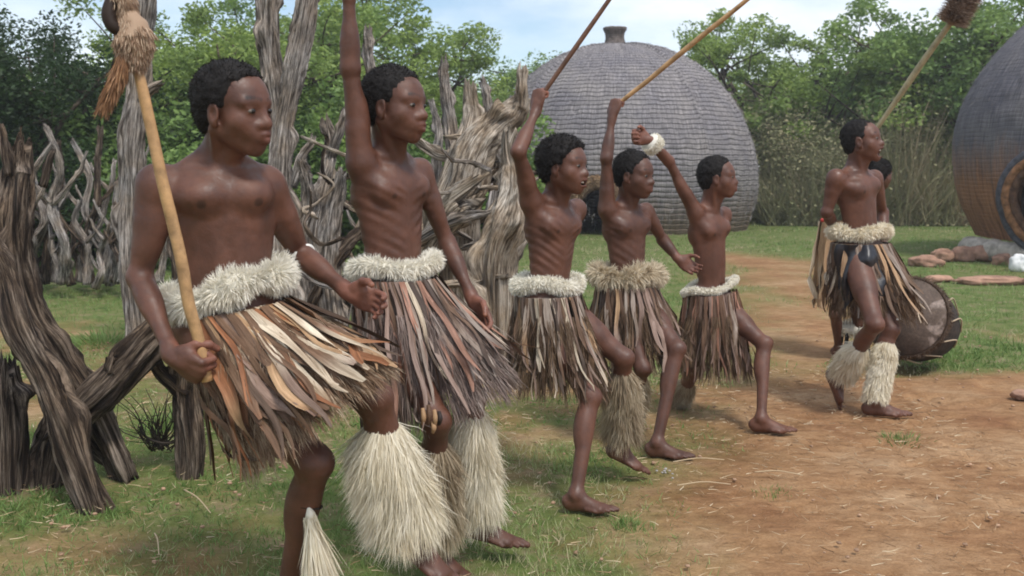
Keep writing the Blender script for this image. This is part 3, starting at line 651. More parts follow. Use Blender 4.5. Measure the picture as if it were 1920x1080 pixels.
def skirt(p, top, bot, n, lens, widths, pal, rng, under=(0.16, 0.08, 0.045), base=True, sway=0.05, flare=1.0, th0=0, th1=2*np.pi, name='hide_strips', point=0.6, ragged=0.25, tpal=None, bul=0.06):
    """top, bot: (centre, left-right radius vector, depth radius vector). Under-skirt of soft folded hide and strips lying over it"""
    (tc, tx, ty), (bc, bx, by) = [[np.asarray(v, float) for v in q] for q in (top, bot)]
    def surf(th, t, off=0.0, fold=True):
        th, t = np.broadcast_arrays(th, t); c, s_ = np.cos(th)[..., None], np.sin(th)[..., None]; tt = t[..., None]
        e = tt**(1.0/flare)
        P0 = tc+tx*c+ty*s_; P1 = bc+bx*c+by*s_
        R = P0*(1-e)+P1*e
        cen = tc*(1-e)+bc*e; rad = R-cen; rad /= np.linalg.norm(rad, axis=-1, keepdims=True)+1e-9
        bulge = bul*np.sin(np.pi*np.minimum(tt, 1))*np.linalg.norm(bx)
        fo = (0.020*np.sin(th*9+t*2)+0.016*np.sin(th*17+1+t*3)+0.008*np.sin(th*31+t))[..., None]*tt*1.0 if fold else 0
        return R+rad*(bulge+fo+np.asarray(off)[..., None])
    bag = Bag()
    if base:
        nt, na = 26, 120; T, Th = np.meshgrid(np.linspace(0, 1, nt), np.linspace(0, 2*np.pi, na+1)[:-1], indexing='ij')
        edge = 0.80+0.10*np.sin(Th*5+tc[0]*9)+0.08*np.sin(Th*11+2)
        V = surf(Th, T*edge, np.full(T.shape, -0.012)).reshape(-1, 3)
        i, j = np.meshgrid(np.arange(nt-1), np.arange(na), indexing='ij'); j2 = (j+1) % na
        Q = np.stack([i*na+j, i*na+j2, (i+1)*na+j2, (i+1)*na+j], -1).reshape(-1, 4)
        uv = np.stack([Th.ravel()*0.15, T.ravel()*0.4], -1)
        pu = np.array([PAL[k_] for k_, w_ in pal for _ in range(w_)]); ui = (noise3(Th.ravel()*5, T.ravel()*1.2, tc[0]*5, 3)*0.5+0.5)*(len(pu)-1); u0 = np.clip(ui.astype(int), 0, len(pu)-2); uf = np.clip((ui-u0-.3)*2.5, 0, 1)[:, None]
        cc = (pu[u0]*(1-uf)+pu[u0+1]*uf)*0.55+A(*under)*0.45
        bag.add(V, [Q], uv=uv, Col=cc); bag.build('under_skirt', M['hide'], p.root); bag = Bag()
    names = [k for k, w in pal for _ in range(w)]
    for k in range(n):
        th = th0+(th1-th0)*(k*0.618034 % 1.0)+rng.normal()*0.03; L = rng.uniform(*lens); w = rng.uniform(*widths); m = 14
        t = np.linspace(0.0, L, m); layer = 0.004+0.022*rng.random()
        lean = rng.normal()*0.12; wv = rng.normal()*sway
        tha = th+lean*t*t+0.03*np.sin(t*8+k); tha = tha+0.05*np.sin(t*9+k*2.3)*t; lift = layer+np.abs(wv)*t*t+0.012*np.sin(t*5+k*1.7)*t
        hw = w*0.5*np.interp(np.linspace(0, 1, m), [0, 0.3, 1-0.3*point, 1], [0.75, 1.0, 0.9, 0.12+0.4*(1-point)])
        hw = hw*(1+ragged*rng.normal(size=m)*0.35)
        C = surf(tha, t, lift); C2 = surf(tha+0.02, t, lift); D = C2-C; D /= np.linalg.norm(D, axis=1)[:, None]+1e-9
        Tn = np.gradient(C, axis=0); Tn /= np.linalg.norm(Tn, axis=1)[:, None]+1e-9; N = np.cross(D, Tn)
        cup = 0.35*rng.normal()
        a = C-D*hw[:, None]+N*(hw*cup)[:, None]; b = C; c = C+D*hw[:, None]+N*(hw*cup*0.8)[:, None]
        V = np.stack([a, b, c], 1).reshape(-1, 3); i = np.arange(m-1)*3
        Q = np.concatenate([np.stack([i, i+1, i+4, i+3], 1), np.stack([i+1, i+2, i+5, i+4], 1)])
        nm_ = names if not tpal else [q for lo, hi, ps in tpal if lo <= th % (2*np.pi) < hi for q, w_ in ps for _ in range(w_)] or names
        col = A(*PAL[nm_[int(rng.integers(len(nm_)))]])*rng.uniform(0.75, 1.2); tip = A(*PAL[nm_[int(rng.integers(len(nm_)))]])
        av_ = sum(A(*PAL[k_])*w_ for k_, w_ in pal)/sum(w_ for k_, w_ in pal); col = col*0.82+av_*0.18; tip = tip*0.75+av_*0.25
        mixv = np.repeat(np.clip((np.linspace(0, 1, m)-rng.uniform(0.3, 1.0))*4, 0, 1), 3)[:, None]
        uv = np.stack([np.tile([0, w/2, w], m)+k*0.13, np.repeat(t, 3)*0.45+k*0.31], -1)
        bag.add(V, [Q], uv=uv, Col=col*(1-mixv)+tip*mixv)
    o = bag.build(name, M['hide'], p.root); o['kind'] = 'stuff'
    # loose hair along the hem and over the strips
    return surf
def hem_hair(p, surf, n, rng, mat, L=0.05, t0=0.3, t1=0.95, wd=0.003, name='loose_hide_hair', droop=0.4):
    th = rng.uniform(0, 2*np.pi, n); t = rng.uniform(t0, t1, n); o = np.full(n, 0.018)
    a = surf(th, t, o); b = surf(th, t+0.06, o+0.006)
    v, f, rn = strands(a, b-a, L*rng.uniform(0.5, 1.5, n), wd, rng, droop, 0.45, 3)
    clump = noise3(th*5, t*3, 0.3, 8)*0.5+0.5
    ob = mesh(name, v, f, mat, p.root, True, {'rnd': np.clip(rn*0.5+np.repeat(clump, 7)*0.6-0.05, 0, 1)}); ob['kind'] = 'stuff'; return ob
def rod(name, pts, radii, mat, parent=None, m=12, n=40):
    V, F = tube(pts, radii, n, m); return mesh(name, V, F, mat, parent)
def band(p, c, d, r, w, mat, name, fluff=0.0, rng=RNG, n=1500, wd=0.003):
    d = unit(d); c = np.asarray(c); V, F = tube([c-d*w, c, c+d*w], [r, r*1.06, r], 8, 24); bag = Bag(); bag.add(V, F, rnd=np.full(len(V), 0.6))
    if fluff > 0:
        C = np.array([c-d*w, c-d*w*.3, c+d*w*.3, c+d*w]); rr, N, T, _ = tube_surface_samples(C, np.full(4, r), n, rng)
        v, f, rn = strands(rr, N, fluff*rng.uniform(0.5, 1.1, n), wd, rng, 0.2, 0.6, 3); bag.add(v, f, rnd=rn)
    return bag.build(name, mat, p.root)
# ------------------------------------------------------------------ the seven figures
rg = np.random.default_rng(5)
R_, L_ = 'R', 'L'
FIST = (0.95, 1.0, 0.8); REL = (0.28, 0.35, 0.3)
def flat_ankle(px, py, sc): return PZ(px, py, 0.086*sc)
def mpp(Y): return Y/FPX*1.0
# 1 --- young man with the long staff
p1 = person('nearest and leftmost dancer, gripping a long staff, wide cream fur belt at his waist', {
    'pelvis': P(432, 590, 2.86), 'neck': P(414, 292, 2.85), 'head': P(440, 206, 2.80), 'shR': P(297, 348, 2.80), 'shL': P(497, 350, 2.93),
    'elR': P(262, 520, 2.78), 'wrR': P(325, 668, 2.62), 'elL': P(562, 475, 3.04), 'wrL': P(655, 548, 2.90),
    'knR': P(588, 868, 2.70), 'anR': P(535, 1128, 2.86), 'knL': P(700, 748, 2.68), 'anL': P(785, 1002, 2.80)},
    0.0040, 1.0, 1.04, 1.2, 1.13, 66, -4, 3, hands={R_: dict(d=(0.86, -0.30, -0.42), th=(0.05, -0.25, 1), curl=FIST, sz=1.08), L_: dict(d=(0.85, -0.3, -0.25), th=(0.3, -0.2, 0.9), curl=REL)},
    feet={R_: dict(toe=(0.9, -0.4, 0)), L_: dict(toe=(0.8, -0.25, -0.55), up=(0.5, -0.1, 0.85))}, hair=0.007, hairline=0.65)
fur_roll(p1, P(424, 540, 2.86), 0.158, 0.045, 0.25, 0.045, M['fur_white'], rg, 0.034, 20000, lump=0.22)
s1 = skirt(p1, (P(436, 575, 2.87), A(0.138, 0.03, 0.02), A(-0.02, 0.12, 0)), (P(592, 780, 2.78), A(0.178, -0.03, 0.13), A(-0.05, 0.27, -0.05)), 180, (0.72, 1.12), (0.014, 0.042),
    [('rust', 6), ('cream', 3), ('tan', 3), ('brown', 5), ('dark', 2)], rg, under=(0.17, 0.065, 0.025), sway=0.05, point=.5, ragged=.12, tpal=((2.5, 4.3, (('rust', 5), ('brown', 6), ('tan', 1), ('dark', 2))), (4.3, 5.3, (('cream', 4), ('rust', 4), ('tan', 2), ('mauve', 1), ('brown', 4), ('dark', 1))), (5.3, 6.29, (('cream', 3), ('tan', 3), ('rust', 2), ('mauve', 2), ('brown', 4), ('dark', 1)))))
hem_hair(p1, s1, 14000, rg, attr_mat('hide_hair', [(0, (0.10, 0.05, 0.03)), (0.5, (0.28, 0.18, 0.11)), (1, (0.62, 0.52, 0.38))], 0.7, 0.15), 0.06, 0.2, 1.0, 0.0025)
fur_leg(p1, p1.J['knL']*0.86+p1.J['anL']*0.14, p1.J['knL']*0.22+p1.J['anL']*0.78, 0.058, 0.070, M['fur_cream'], rg, 0.14, 22000, 0.0026, blow=(-0.9, 0, 0.1))
rod('knee_cord', [p1.J['knR']*0.72+p1.J['anR']*0.28+A(math.cos(a)*0.047, math.sin(a)*0.047, 0.012*math.cos(a+2.6)) for a in np.linspace(0, 2*np.pi, 20)], [0.003, 0.003], M['cord'], p1.root, 6, 60)
kc = p1.J['knR']*0.68+p1.J['anR']*0.32+A(0.028, -0.050, -0.01)
bag = Bag(); nS = 2600; rr0 = kc+rg.normal(size=(nS, 3))*0.006; v, f, rn = strands(rr0, A(0.20, -0.12, -1)+rg.normal(size=(nS, 3))*0.13, rg.uniform(0.14, 0.24, nS), 0.003, rg, 0.2, 0.08, 4); bag.add(v, f, rnd=rn)
V, F = tube([kc+A(-0.005, 0, 0.035), kc+A(0, 0, 0.015), kc+A(0, 0, -0.01)], [0.004, 0.014, 0.008], 10, 10); bag.add(V, F, rnd=np.full(len(V), .9)); bag.build('hair_tassel', M['fur_cream'], p1.root)
band(p1, p1.J['elL']*0.92+p1.J['wrL']*0.08, p1.J['wrL']-p1.J['elL'], 0.041, 0.005, M['bead'], 'arm_cord')
nk = p1.J['neck']
rod('neck_cord', [nk+A(0.02, 0, 0.004)+p1.side*math.cos(a)*0.064+p1.fw*(math.sin(a)*0.060)+p1.up*(0.018-0.016*math.sin(a)) for a in np.linspace(0, 2*np.pi, 24)], [0.0018]*2, M['stick'], p1.root, 6, 60)
# staff of the first dancer
g1 = p1.grip['R'][0]
def stick(pa, pb, ra, rb, label, mat, wob=0.006, name='dance_stick'):
    ts = np.linspace(0, 1, 9)[:, None]; pts = pa*(1-ts)+pb*ts; pts[1:-1] += rg.normal(size=(7, 3))*wob*np.linalg.norm(pb-pa)*0.25
    return pts
top = P(250, 95, 2.58); bot = g1+(g1-top)/np.linalg.norm(g1-top)*0.04
st = empty('staff', bot, 'long pale staff topped with brown hide, gripped upright by the nearest dancer', 'staff')
pts = stick(bot, top, 0, 0, '', None, 0.008); rod('shaft', pts, [0.0155, 0.0165, 0.016, 0.015, 0.014], M['stick'], st, 14, 60)
bag = Bag()
for (a, b, r1, r2, nh, Lh) in ((P(236, 18, 2.58), P(252, 72, 2.58), 0.020, 0.048, 1800, 0.018), (P(252, 72, 2.58), P(250, 125, 2.58), 0.046, 0.022, 1800, 0.018), (P(222, -20, 2.57), P(236, 18, 2.58), 0.03, 0.022, 700, 0.02)):
    V, F = tube([a, (a+b)/2+A(0.005, 0, 0), b], [r1, (r1+r2)/2*1.1, r2], 14, 16); V = V+0.006*noise3(V[:, 0]*50, V[:, 1]*50, V[:, 2]*50, 5)[:, None]; bag.add(V, F, rnd=np.full(len(V), 0.62))
    t = np.linspace(0, 1, 8)[:, None]; r, N, T, _ = tube_surface_samples(a*(1-t)+b*t, np.linspace(r1, r2, 8), nh, rg); v, f, rn = strands(r, N*0.5+T, Lh*rg.uniform(.6, 1.6, nh), 0.003, rg, .5, .4, 3); bag.add(v, f, rnd=np.clip(rn+.15, 0, 1))
hwrap = bag.build('hide_wrap', attr_mat('hide_wrap', [(0, (0.10, 0.05, 0.03)), (0.5, (0.30, 0.19, 0.12)), (1, (0.55, 0.42, 0.3))], 0.7), st)
rod('hide_loop', [P(238, 60, 2.57), P(214, 52, 2.55), P(204, 28, 2.55), P(212, 0, 2.56), P(232, -12, 2.57)], [0.012, 0.016, 0.018, 0.016, 0.012], M['fur_brown'], hwrap, 10, 40)
V, F = tube([P(240, 90, 2.57), P(226, 130, 2.55), P(210, 165, 2.53), P(196, 198, 2.52)], [0.014, 0.017, 0.013, 0.008], 24, 10); bag = Bag(); bag.add(V, F, rnd=np.full(len(V), .45))
C = np.array([P(240, 90, 2.57), P(226, 130, 2.55), P(210, 165, 2.53), P(196, 198, 2.52)]); r, N, T, _ = tube_surface_samples(C, A(.012, .014, .012, .007), 1500, rg); v, f, rn = strands(r, N*.3+T, rg.uniform(.02, .05, 1500), .003, rg, .4, .2, 3); bag.add(v, f, rnd=np.clip(rn*.8+.1, 0, 1))
bag.build('hanging_tail', attr_mat('tail_hide', [(0, (0.05, 0.025, 0.015)), (0.6, (0.26, 0.13, 0.06)), (1, (0.45, 0.28, 0.15))], 0.7), hwrap)
# 2 --- second dancer, arm straight up
p2 = person('second dancer from the left, one arm thrown straight up beside his head, white fur belt', {
    'pelvis': P(742, 560, 3.30), 'neck': P(733, 288, 3.29), 'head': P(742, 198, 3.24), 'shR': P(676, 302, 3.20), 'shL': P(786, 322, 3.40),
    'elR': P(657, 128, 3.16), 'wrR': P(654, -22, 3.14), 'elL': P(838, 455, 3.46), 'wrL': P(886, 560, 3.36),
    'knR': P(818, 790, 3.02), 'anR': P(812, 1010, 3.20), 'knL': P(884, 745, 3.16), 'anL': P(898, 970, 3.32)},
    0.0044, 0.95, 0.93, 1.0, 1.13, 64, -2, 0, hands={R_: dict(d=(0.05, 0, 1), th=(-0.6, 0.6, 0), curl=FIST), L_: dict(d=(0.5, -0.3, -0.8), th=(0.6, -0.6, 0.3), curl=REL)},
    feet={R_: dict(toe=(0.85, -0.3, -0.5), up=(0.45, 0, 0.9)), L_: dict(toe=(0.95, -0.2, -0.15), up=(0.2, 0, 1))}, hair=0.006, ribs=0.0022, tone=0.9, hairline=0.6)
fur_roll(p2, P(741, 498, 3.29), 0.132, 0.034, 0.45, 0.005, M['fur_white'], rg, 0.026, 11000, lump=0.1)
s2 = skirt(p2, (P(745, 520, 3.30), A(0.112, 0.06, 0), A(-0.04, 0.11, 0)), (P(828, 735, 3.24), A(0.185, 0.04, 0.045), A(-0.05, 0.18, 0.0)), 150, (0.7, 1.08), (0.008, 0.028),
    [('mauve', 5), ('pink', 3), ('grey', 3), ('brown', 3), ('cream', 1), ('dark', 1)], rg, under=(0.19, 0.095, 0.06), sway=0.07)
hem_hair(p2, s2, 16000, rg, attr_mat('mauve_hair', [(0, (0.06, 0.04, 0.035)), (0.5, (0.24, 0.175, 0.15)), (1, (0.5, 0.43, 0.38))], 0.7, 0.15), 0.07, 0.25, 1.0)
fur_leg(p2, p2.J['knR']*0.84+p2.J['anR']*0.16, p2.J['knR']*0.14+p2.J['anR']*0.86, 0.058, 0.078, M['fur_tan'], rg, 0.10, 10000, 0.003, blow=(-0.15, 0, 0))
fur_leg(p2, p2.J['knL']*0.93+p2.J['anL']*0.07, p2.J['knL']*0.16+p2.J['anL']*0.84, 0.052, 0.058, M['fur_cream'], rg, 0.12, 16000, 0.0026, blow=(-0.5, 0, 0.1))
kp = p2.J['knR']; bag = Bag()
for dx, dz, L in ((-0.035, 0.06, 0.05), (-0.018, 0.07, 0.06), (0.0, 0.055, 0.05), (0.014, 0.05, 0.04), (-0.005, 0.02, 0.035)):
    q = kp+A(dx, -0.075, dz); V, F = tube([q, q+A(0.004, -0.01, -L*0.5), q+A(0.0, -0.004, -L)], [0.006, 0.009, 0.005], 10, 8); bag.add(V, F, Col=np.tile(A(*[PAL['tan'], PAL['brown'], PAL['cream'], PAL['brown'], PAL['dark']][int(abs(dx)*1000) % 5]), (len(V), 1)), uv=np.zeros((len(V), 2)))
bag.build('hide_tails', M['hide'], p2.root)
# 3 --- boy in the middle foreground
an3 = flat_ankle(1080, 925, 0.86)
p3 = person('middle boy with round hair and bright white fur belt, one foot at the grass edge', {
    'pelvis': P(1028, 565, 4.06), 'neck': P(1043, 376, 4.05), 'head': P(1058, 312, 4.01), 'shR': P(995, 374, 3.97), 'shL': P(1080, 392, 4.18),
    'elR': P(972, 284, 3.86), 'wrR': P(1006, 205, 3.98), 'elL': P(1062, 470, 4.36), 'wrL': P(1045, 545, 4.42),
    'knR': P(1106, 745, 3.92), 'anR': an3, 'knL': P(1168, 672, 4.06), 'anL': P(1166, 835, 4.22)},
    0.0052, 0.84, 0.98, 1.0, 1.18, 60, 0, -2, mouth=0.35, hands={R_: dict(d=(0.15, 0.1, 1), th=(-0.5, 0.5, 0.1), curl=(0.8, 0.95, 0.7)), L_: dict(d=(0, 0, -1), th=(1, 0, 0), curl=REL)},
    feet={R_: dict(toe=(0.93, -0.36, 0)), L_: dict(toe=(0.85, -0.2, -0.5), up=(0.45, 0, 0.9))}, hair=0.017, ribs=0.0022, tone=0.98, hairline=0.35)
fur_roll(p3, P(1027, 532, 4.06), 0.128, 0.036, 0.35, -0.002, M['fur_white'], rg, 0.022, 9000, lump=0.06)
s3 = skirt(p3, (P(1028, 552, 4.06), A(0.112, 0.05, 0), A(-0.03, 0.10, 0)), (P(1052, 722, 4.04), A(0.145, 0.03, -0.01), A(-0.04, 0.13, 0)), 150, (0.65, 1.1), (0.008, 0.028),
    [('mauve', 3), ('grey', 4), ('brown', 3), ('cream', 1), ('tan', 2), ('dark', 2)], rg, under=(0.12, 0.07, 0.05), sway=0.04)
hem_hair(p3, s3, 6500, rg, M['fur_brown'], 0.07, 0.2, 1.0)
fur_leg(p3, p3.J['knL']*0.9+p3.J['anL']*0.1, p3.J['knL']*0.2+p3.J['anL']*0.8, 0.05, 0.062, M['fur_tan'], rg, 0.10, 7000, 0.0035)
a3 = p3.grip['R'][0]; b3 = P(1150, -12, 3.9); b3 = b3+(b3-a3)*0.25
s_ = empty('dance_stick', a3, 'thin dark stick raised above the middle boy, slanting up past the hut top', 'stick'); rod('shaft', stick(a3-(b3-a3)*0.05, b3, 0, 0, '', None, .004), [0.009, 0.010, 0.007], M['stick_dark'], s_, 10, 40)
# 4 --- boy in front of the hut door
an4 = flat_ankle(1232, 828, 0.86)
p4 = person('boy in front of the hut door, raised bare arm and shaggy tan fur belt', {
    'pelvis': P(1178, 545, 4.86), 'neck': P(1176, 384, 4.85), 'head': P(1190, 328, 4.81), 'shR': P(1138, 390, 4.78), 'shL': P(1210, 396, 4.96),
    'elR': P(1137, 297, 4.74), 'wrR': P(1148, 218, 4.78), 'elL': P(1243, 450, 5.02), 'wrL': P(1272, 486, 4.98),
    'knL': P(1268, 655, 4.64), 'anL': an4, 'knR': P(1205, 690, 4.66), 'anR': P(1172, 800, 4.98)},
    0.006, 0.88, 0.92, 1.0, 1.12, 55, -4, 0, hands={R_: dict(d=(0.25, 0.1, 0.95), th=(-0.5, 0.5, 0.1), curl=(0.8, 0.95, 0.7)), L_: dict(d=(0.75, -0.2, -0.5), th=(0.5, 0.2, 0.8), curl=REL)},
    feet={L_: dict(toe=(0.9, -0.4, 0)), R_: dict(toe=(0.6, 0.1, -0.8), up=(0.7, 0, 0.6))}, hair=0.005, ribs=0.0015, tone=0.82, hairline=0.5)
fur_roll(p4, P(1176, 515, 4.86), 0.150, 0.045, 0.3, 0.0, M['fur_mixed'], rg, 0.05, 9000, lump=0.2)
s4 = skirt(p4, (P(1176, 535, 4.86), A(0.13, 0.05, 0), A(-0.03, 0.11, 0)), (P(1192, 672, 4.82), A(0.185, 0.03, 0.04), A(-0.04, 0.14, 0)), 120, (0.65, 1.1), (0.008, 0.028),
    [('mauve', 4), ('grey', 2), ('brown', 4), ('tan', 1), ('dark', 1)], rg, under=(0.12, 0.075, 0.055), sway=0.04)
hem_hair(p4, s4, 6500, rg, M['fur_brown'], 0.07, 0.2, 1.0, 0.0035)
fur_leg(p4, p4.J['knR']*0.85+p4.J['anR']*0.15, p4.J['knR']*0.2+p4.J['anR']*0.8, 0.05, 0.06, M['fur_tan'], rg, 0.08, 4500, 0.004)
a4 = p4.grip['R'][0]; b4 = P(1405, -5, 4.5); b4 = b4+(b4-a4)*0.12
s_ = empty('dance_stick', a4, 'long yellowish stick slanting up to the right across the thatched hut', 'stick'); rod('shaft', stick(a4-(b4-a4)*0.05, b4, 0, 0, '', None, .004), [0.010, 0.0125, 0.009], M['stick'], s_, 10, 40)
# 5 --- lunging boy with the white wristband
an5 = flat_ankle(1427, 783, 0.92)
p5 = person('thin boy lunging to the right with a white fur band on his raised wrist', {
    'pelvis': P(1334, 560, 5.27), 'neck': P(1330, 388, 5.25), 'head': P(1346, 333, 5.22), 'shR': P(1303, 396, 5.18), 'shL': P(1357, 402, 5.36),
    'elR': P(1254, 302, 5.10), 'wrR': P(1216, 262, 5.02), 'elL': P(1345, 475, 5.5), 'wrL': P(1340, 540, 5.52),
    'knL': P(1432, 645, 5.10), 'anL': an5, 'knR': P(1305, 690, 5.3), 'anR': P(1262, 770, 5.62)},
    0.006, 0.90, 0.86, 1.0, 1.06, 74, 2, 0, hands={R_: dict(d=(-0.95, -0.1, 0.12), th=(0, 0.3, 1), curl=(0.8, 0.9, 0.6)), L_: dict(d=(0, 0, -1), th=(1, 0, 0), curl=REL)},
    feet={L_: dict(toe=(0.95, -0.3, 0)), R_: dict(toe=(0.5, 0, -0.85), up=(0.85, 0, 0.5))}, hair=0.004, tone=1.05, hairline=0.6)
fur_roll(p5, P(1331, 536, 5.27), 0.140, 0.020, 0.3, 0.030, M['fur_white'], rg, 0.016, 5000, lump=0.1)
s5 = skirt(p5, (P(1333, 548, 5.27), A(0.118, 0.04, 0.012), A(-0.03, 0.10, 0)), (P(1338, 690, 5.26), A(0.145, 0.02, 0.0), A(-0.03, 0.13, 0)), 110, (0.6, 1.15), (0.008, 0.028),
    [('mauve', 4), ('pink', 2), ('brown', 4), ('grey', 1)], rg, under=(0.15, 0.085, 0.06), sway=0.04)
hem_hair(p5, s5, 6000, rg, M['fur_brown'], 0.07, 0.25, 1.0, 0.0035)
band(p5, p5.J['elR']*0.22+p5.J['wrR']*0.78, p5.J['wrR']-p5.J['elR'], 0.046, 0.026, M['fur_white'], 'fur_wristband', 0.014, rg)
fur_leg(p5, p5.J['knR']*0.7+p5.J['anR']*0.3, p5.J['knR']*0.2+p5.J['anR']*0.8, 0.042, 0.05, M['fur_tan'], rg, 0.07, 3500, 0.004)
# 6 --- singer on the right
an6 = flat_ankle(1640, 752, 0.98)
p6 = person('tall singing dancer at the right with open mouth and shiny black hide flap', {
    'pelvis': P(1616, 462, 5.52), 'neck': P(1605, 316, 5.50), 'head': P(1617, 264, 5.47), 'shR': P(1567, 334, 5.40), 'shL': P(1638, 335, 5.63),
    'elR': P(1550, 398, 5.42), 'wrR': P(1572, 440, 5.70), 'elL': P(1655, 398, 5.76), 'wrL': P(1657, 462, 5.66),
    'knL': P(1668, 618, 5.34), 'anL': an6, 'knR': P(1640, 608, 5.14), 'anR': P(1578, 705, 5.46)},
    0.005, 0.98, 0.95, 1.05, 1.04, 60, 8, 0, mouth=1.2, hands={R_: dict(d=(0.6, 0.5, -0.5), th=(0.3, 0, 0.9), curl=REL), L_: dict(d=(0, -0.1, -1), th=(0.6, -0.6, 0), curl=REL)},
    feet={L_: dict(toe=(0.93, -0.32, 0)), R_: dict(toe=(0.3, -0.1, -0.95), up=(0.9, 0, 0.35))}, hair=0.0, tone=1.0, hairline=0.8)
fur_roll(p6, P(1612, 434, 5.52), 0.155, 0.040, 0.3, 0.004, M['fur_cream'], rg, 0.028, 8000, lump=0.14)
s6 = skirt(p6, (P(1614, 455, 5.52), A(0.145, 0.05, 0), A(-0.03, 0.12, 0)), (P(1645, 585, 5.50), A(0.20, 0.03, -0.01), A(-0.04, 0.16, 0)), 80, (0.5, 1.1), (0.015, 0.045),
    [('mauve', 3), ('tan', 2), ('brown', 4), ('cream', 1), ('grey', 3)], rg, under=(0.12, 0.075, 0.055), sway=0.05)
hem_hair(p6, s6, 5500, rg, M['fur_brown'], 0.07, 0.2, 1.0, 0.0035)
nt_, na_ = 26, 22; T_, H_ = np.meshgrid(np.linspace(0.0, 1, nt_), np.linspace(0, 1, na_), indexing='ij')
th_ = 3.35+1.25*H_; tl_ = T_*(0.62+0.34*np.clip(1-H_*2.2, 0, 1)+0.10*np.sin(H_*9)); V = s6(th_, tl_, 0.035+0.012*np.sin(H_*17+T_*5)+0.012*np.sin(T_*11+H_*6)).reshape(-1, 3)
i_, j_ = np.meshgrid(np.arange(nt_-1), np.arange(na_-1), indexing='ij'); mesh('black_hide_flap', V, [np.stack([i_*na_+j_, i_*na_+j_+1, (i_+1)*na_+j_+1, (i_+1)*na_+j_], -1).reshape(-1, 4)], M['black_hide'], p6.root)
fur_leg(p6, p6.J['knL']*0.86+p6.J['anL']*0.14, p6.J['knL']*0.04+p6.J['anL']*0.96, 0.062, 0.058, M['fur_cream'], rg, 0.05, 7000, 0.0038)
fur_leg(p6, p6.J['knR']*0.62+p6.J['anR']*0.38, p6.J['knR']*0.12+p6.J['anR']*0.88, 0.055, 0.062, M['fur_cream'], rg, 0.08, 5000, 0.0038, blow=(-0.4, 0, 0.1))
# 7 --- figure behind the singer
p7 = person('small figure in a tan wrap half hidden behind the singing dancer', {
    'pelvis': P(1598, 495, 7.0), 'neck': P(1632, 362, 7.0), 'head': P(1650, 328, 7.0), 'shR': P(1600, 375, 6.95), 'shL': P(1640, 378, 7.12),
    'elR': P(1612, 312, 7.0), 'wrR': P(1634, 258, 7.0), 'elL': P(1622, 430, 7.15), 'wrL': P(1610, 480, 7.1),
    'knR': P(1566, 588, 6.88), 'anR': flat_ankle(1572, 650, 0.8), 'knL': P(1606, 588, 6.95), 'anL': flat_ankle(1615, 652, 0.8)},
    0.007, 0.82, 0.95, 1.0, 1.1, 125, -6, 0, hands={R_: dict(d=(0.2, 0, 0.95), th=(-0.3, 0.7, 0.1), curl=FIST), L_: dict(d=(0, 0, -1), th=(1, 0, 0), curl=REL)},
    feet={R_: dict(toe=(0.8, -0.6, 0)), L_: dict(toe=(0.8, -0.6, 0))}, hair=0.012, tone=0.8)
s7 = skirt(p7, (P(1590, 415, 7.0), A(0.17, 0.03, 0), A(-0.03, 0.12, 0)), (P(1582, 575, 7.0), A(0.17, 0.02, 0), A(-0.03, 0.14, 0)), 46, (0.8, 1.05), (0.03, 0.07),
    [('tan', 5), ('cream', 2)], rg, under=(0.48, 0.32, 0.18), sway=0.02, name='tan_wrap', point=0.1)
rod('red_band', [P(1590, 415, 7.0)+A(math.cos(a)*0.178, math.sin(a)*0.13, 0.006) for a in np.linspace(2.7, 4.0, 12)], [0.013]*2, plain('red_cloth', (0.5, 0.035, 0.025), 0.7), p7.root, 8, 60)
a7 = p7.grip['R'][0]; b7 = P(1796, 22, 6.6)
s_ = empty('knobbed_stick', a7, 'slender stick with a fuzzy brown knob at its tip, raised above the singing dancer', 'stick'); rod('shaft', stick(a7-(b7-a7)*0.06, b7, 0, 0, '', None, .004), [0.013, 0.022, 0.018], plain('olive_stick', (0.34, 0.29, 0.17), 0.6, .3, 14, .3), s_, 10, 40)
k0, k1 = P(1783, 45, 6.6), P(1815, -15, 6.55); t = np.linspace(0, 1, 8)[:, None]; V, F = tube([k0, (k0+k1)/2, k1], [0.04, 0.065, 0.05], 14, 16); bag = Bag(); bag.add(V, F, rnd=np.full(len(V), .4))
r, N, T, _ = tube_surface_samples(k0*(1-t)+k1*t, np.full(8, .05), 2500, rg); v, f, rn = strands(r, N+T*.3, rg.uniform(.03, .08, 2500), .005, rg, .3, .5, 3); bag.add(v, f, rnd=rn); bag.build('fur_knob', attr_mat('knob_hair', [(0, (0.10, 0.06, 0.04)), (0.5, (0.25, 0.17, 0.12)), (1, (0.42, 0.32, 0.24))], 0.7), s_)
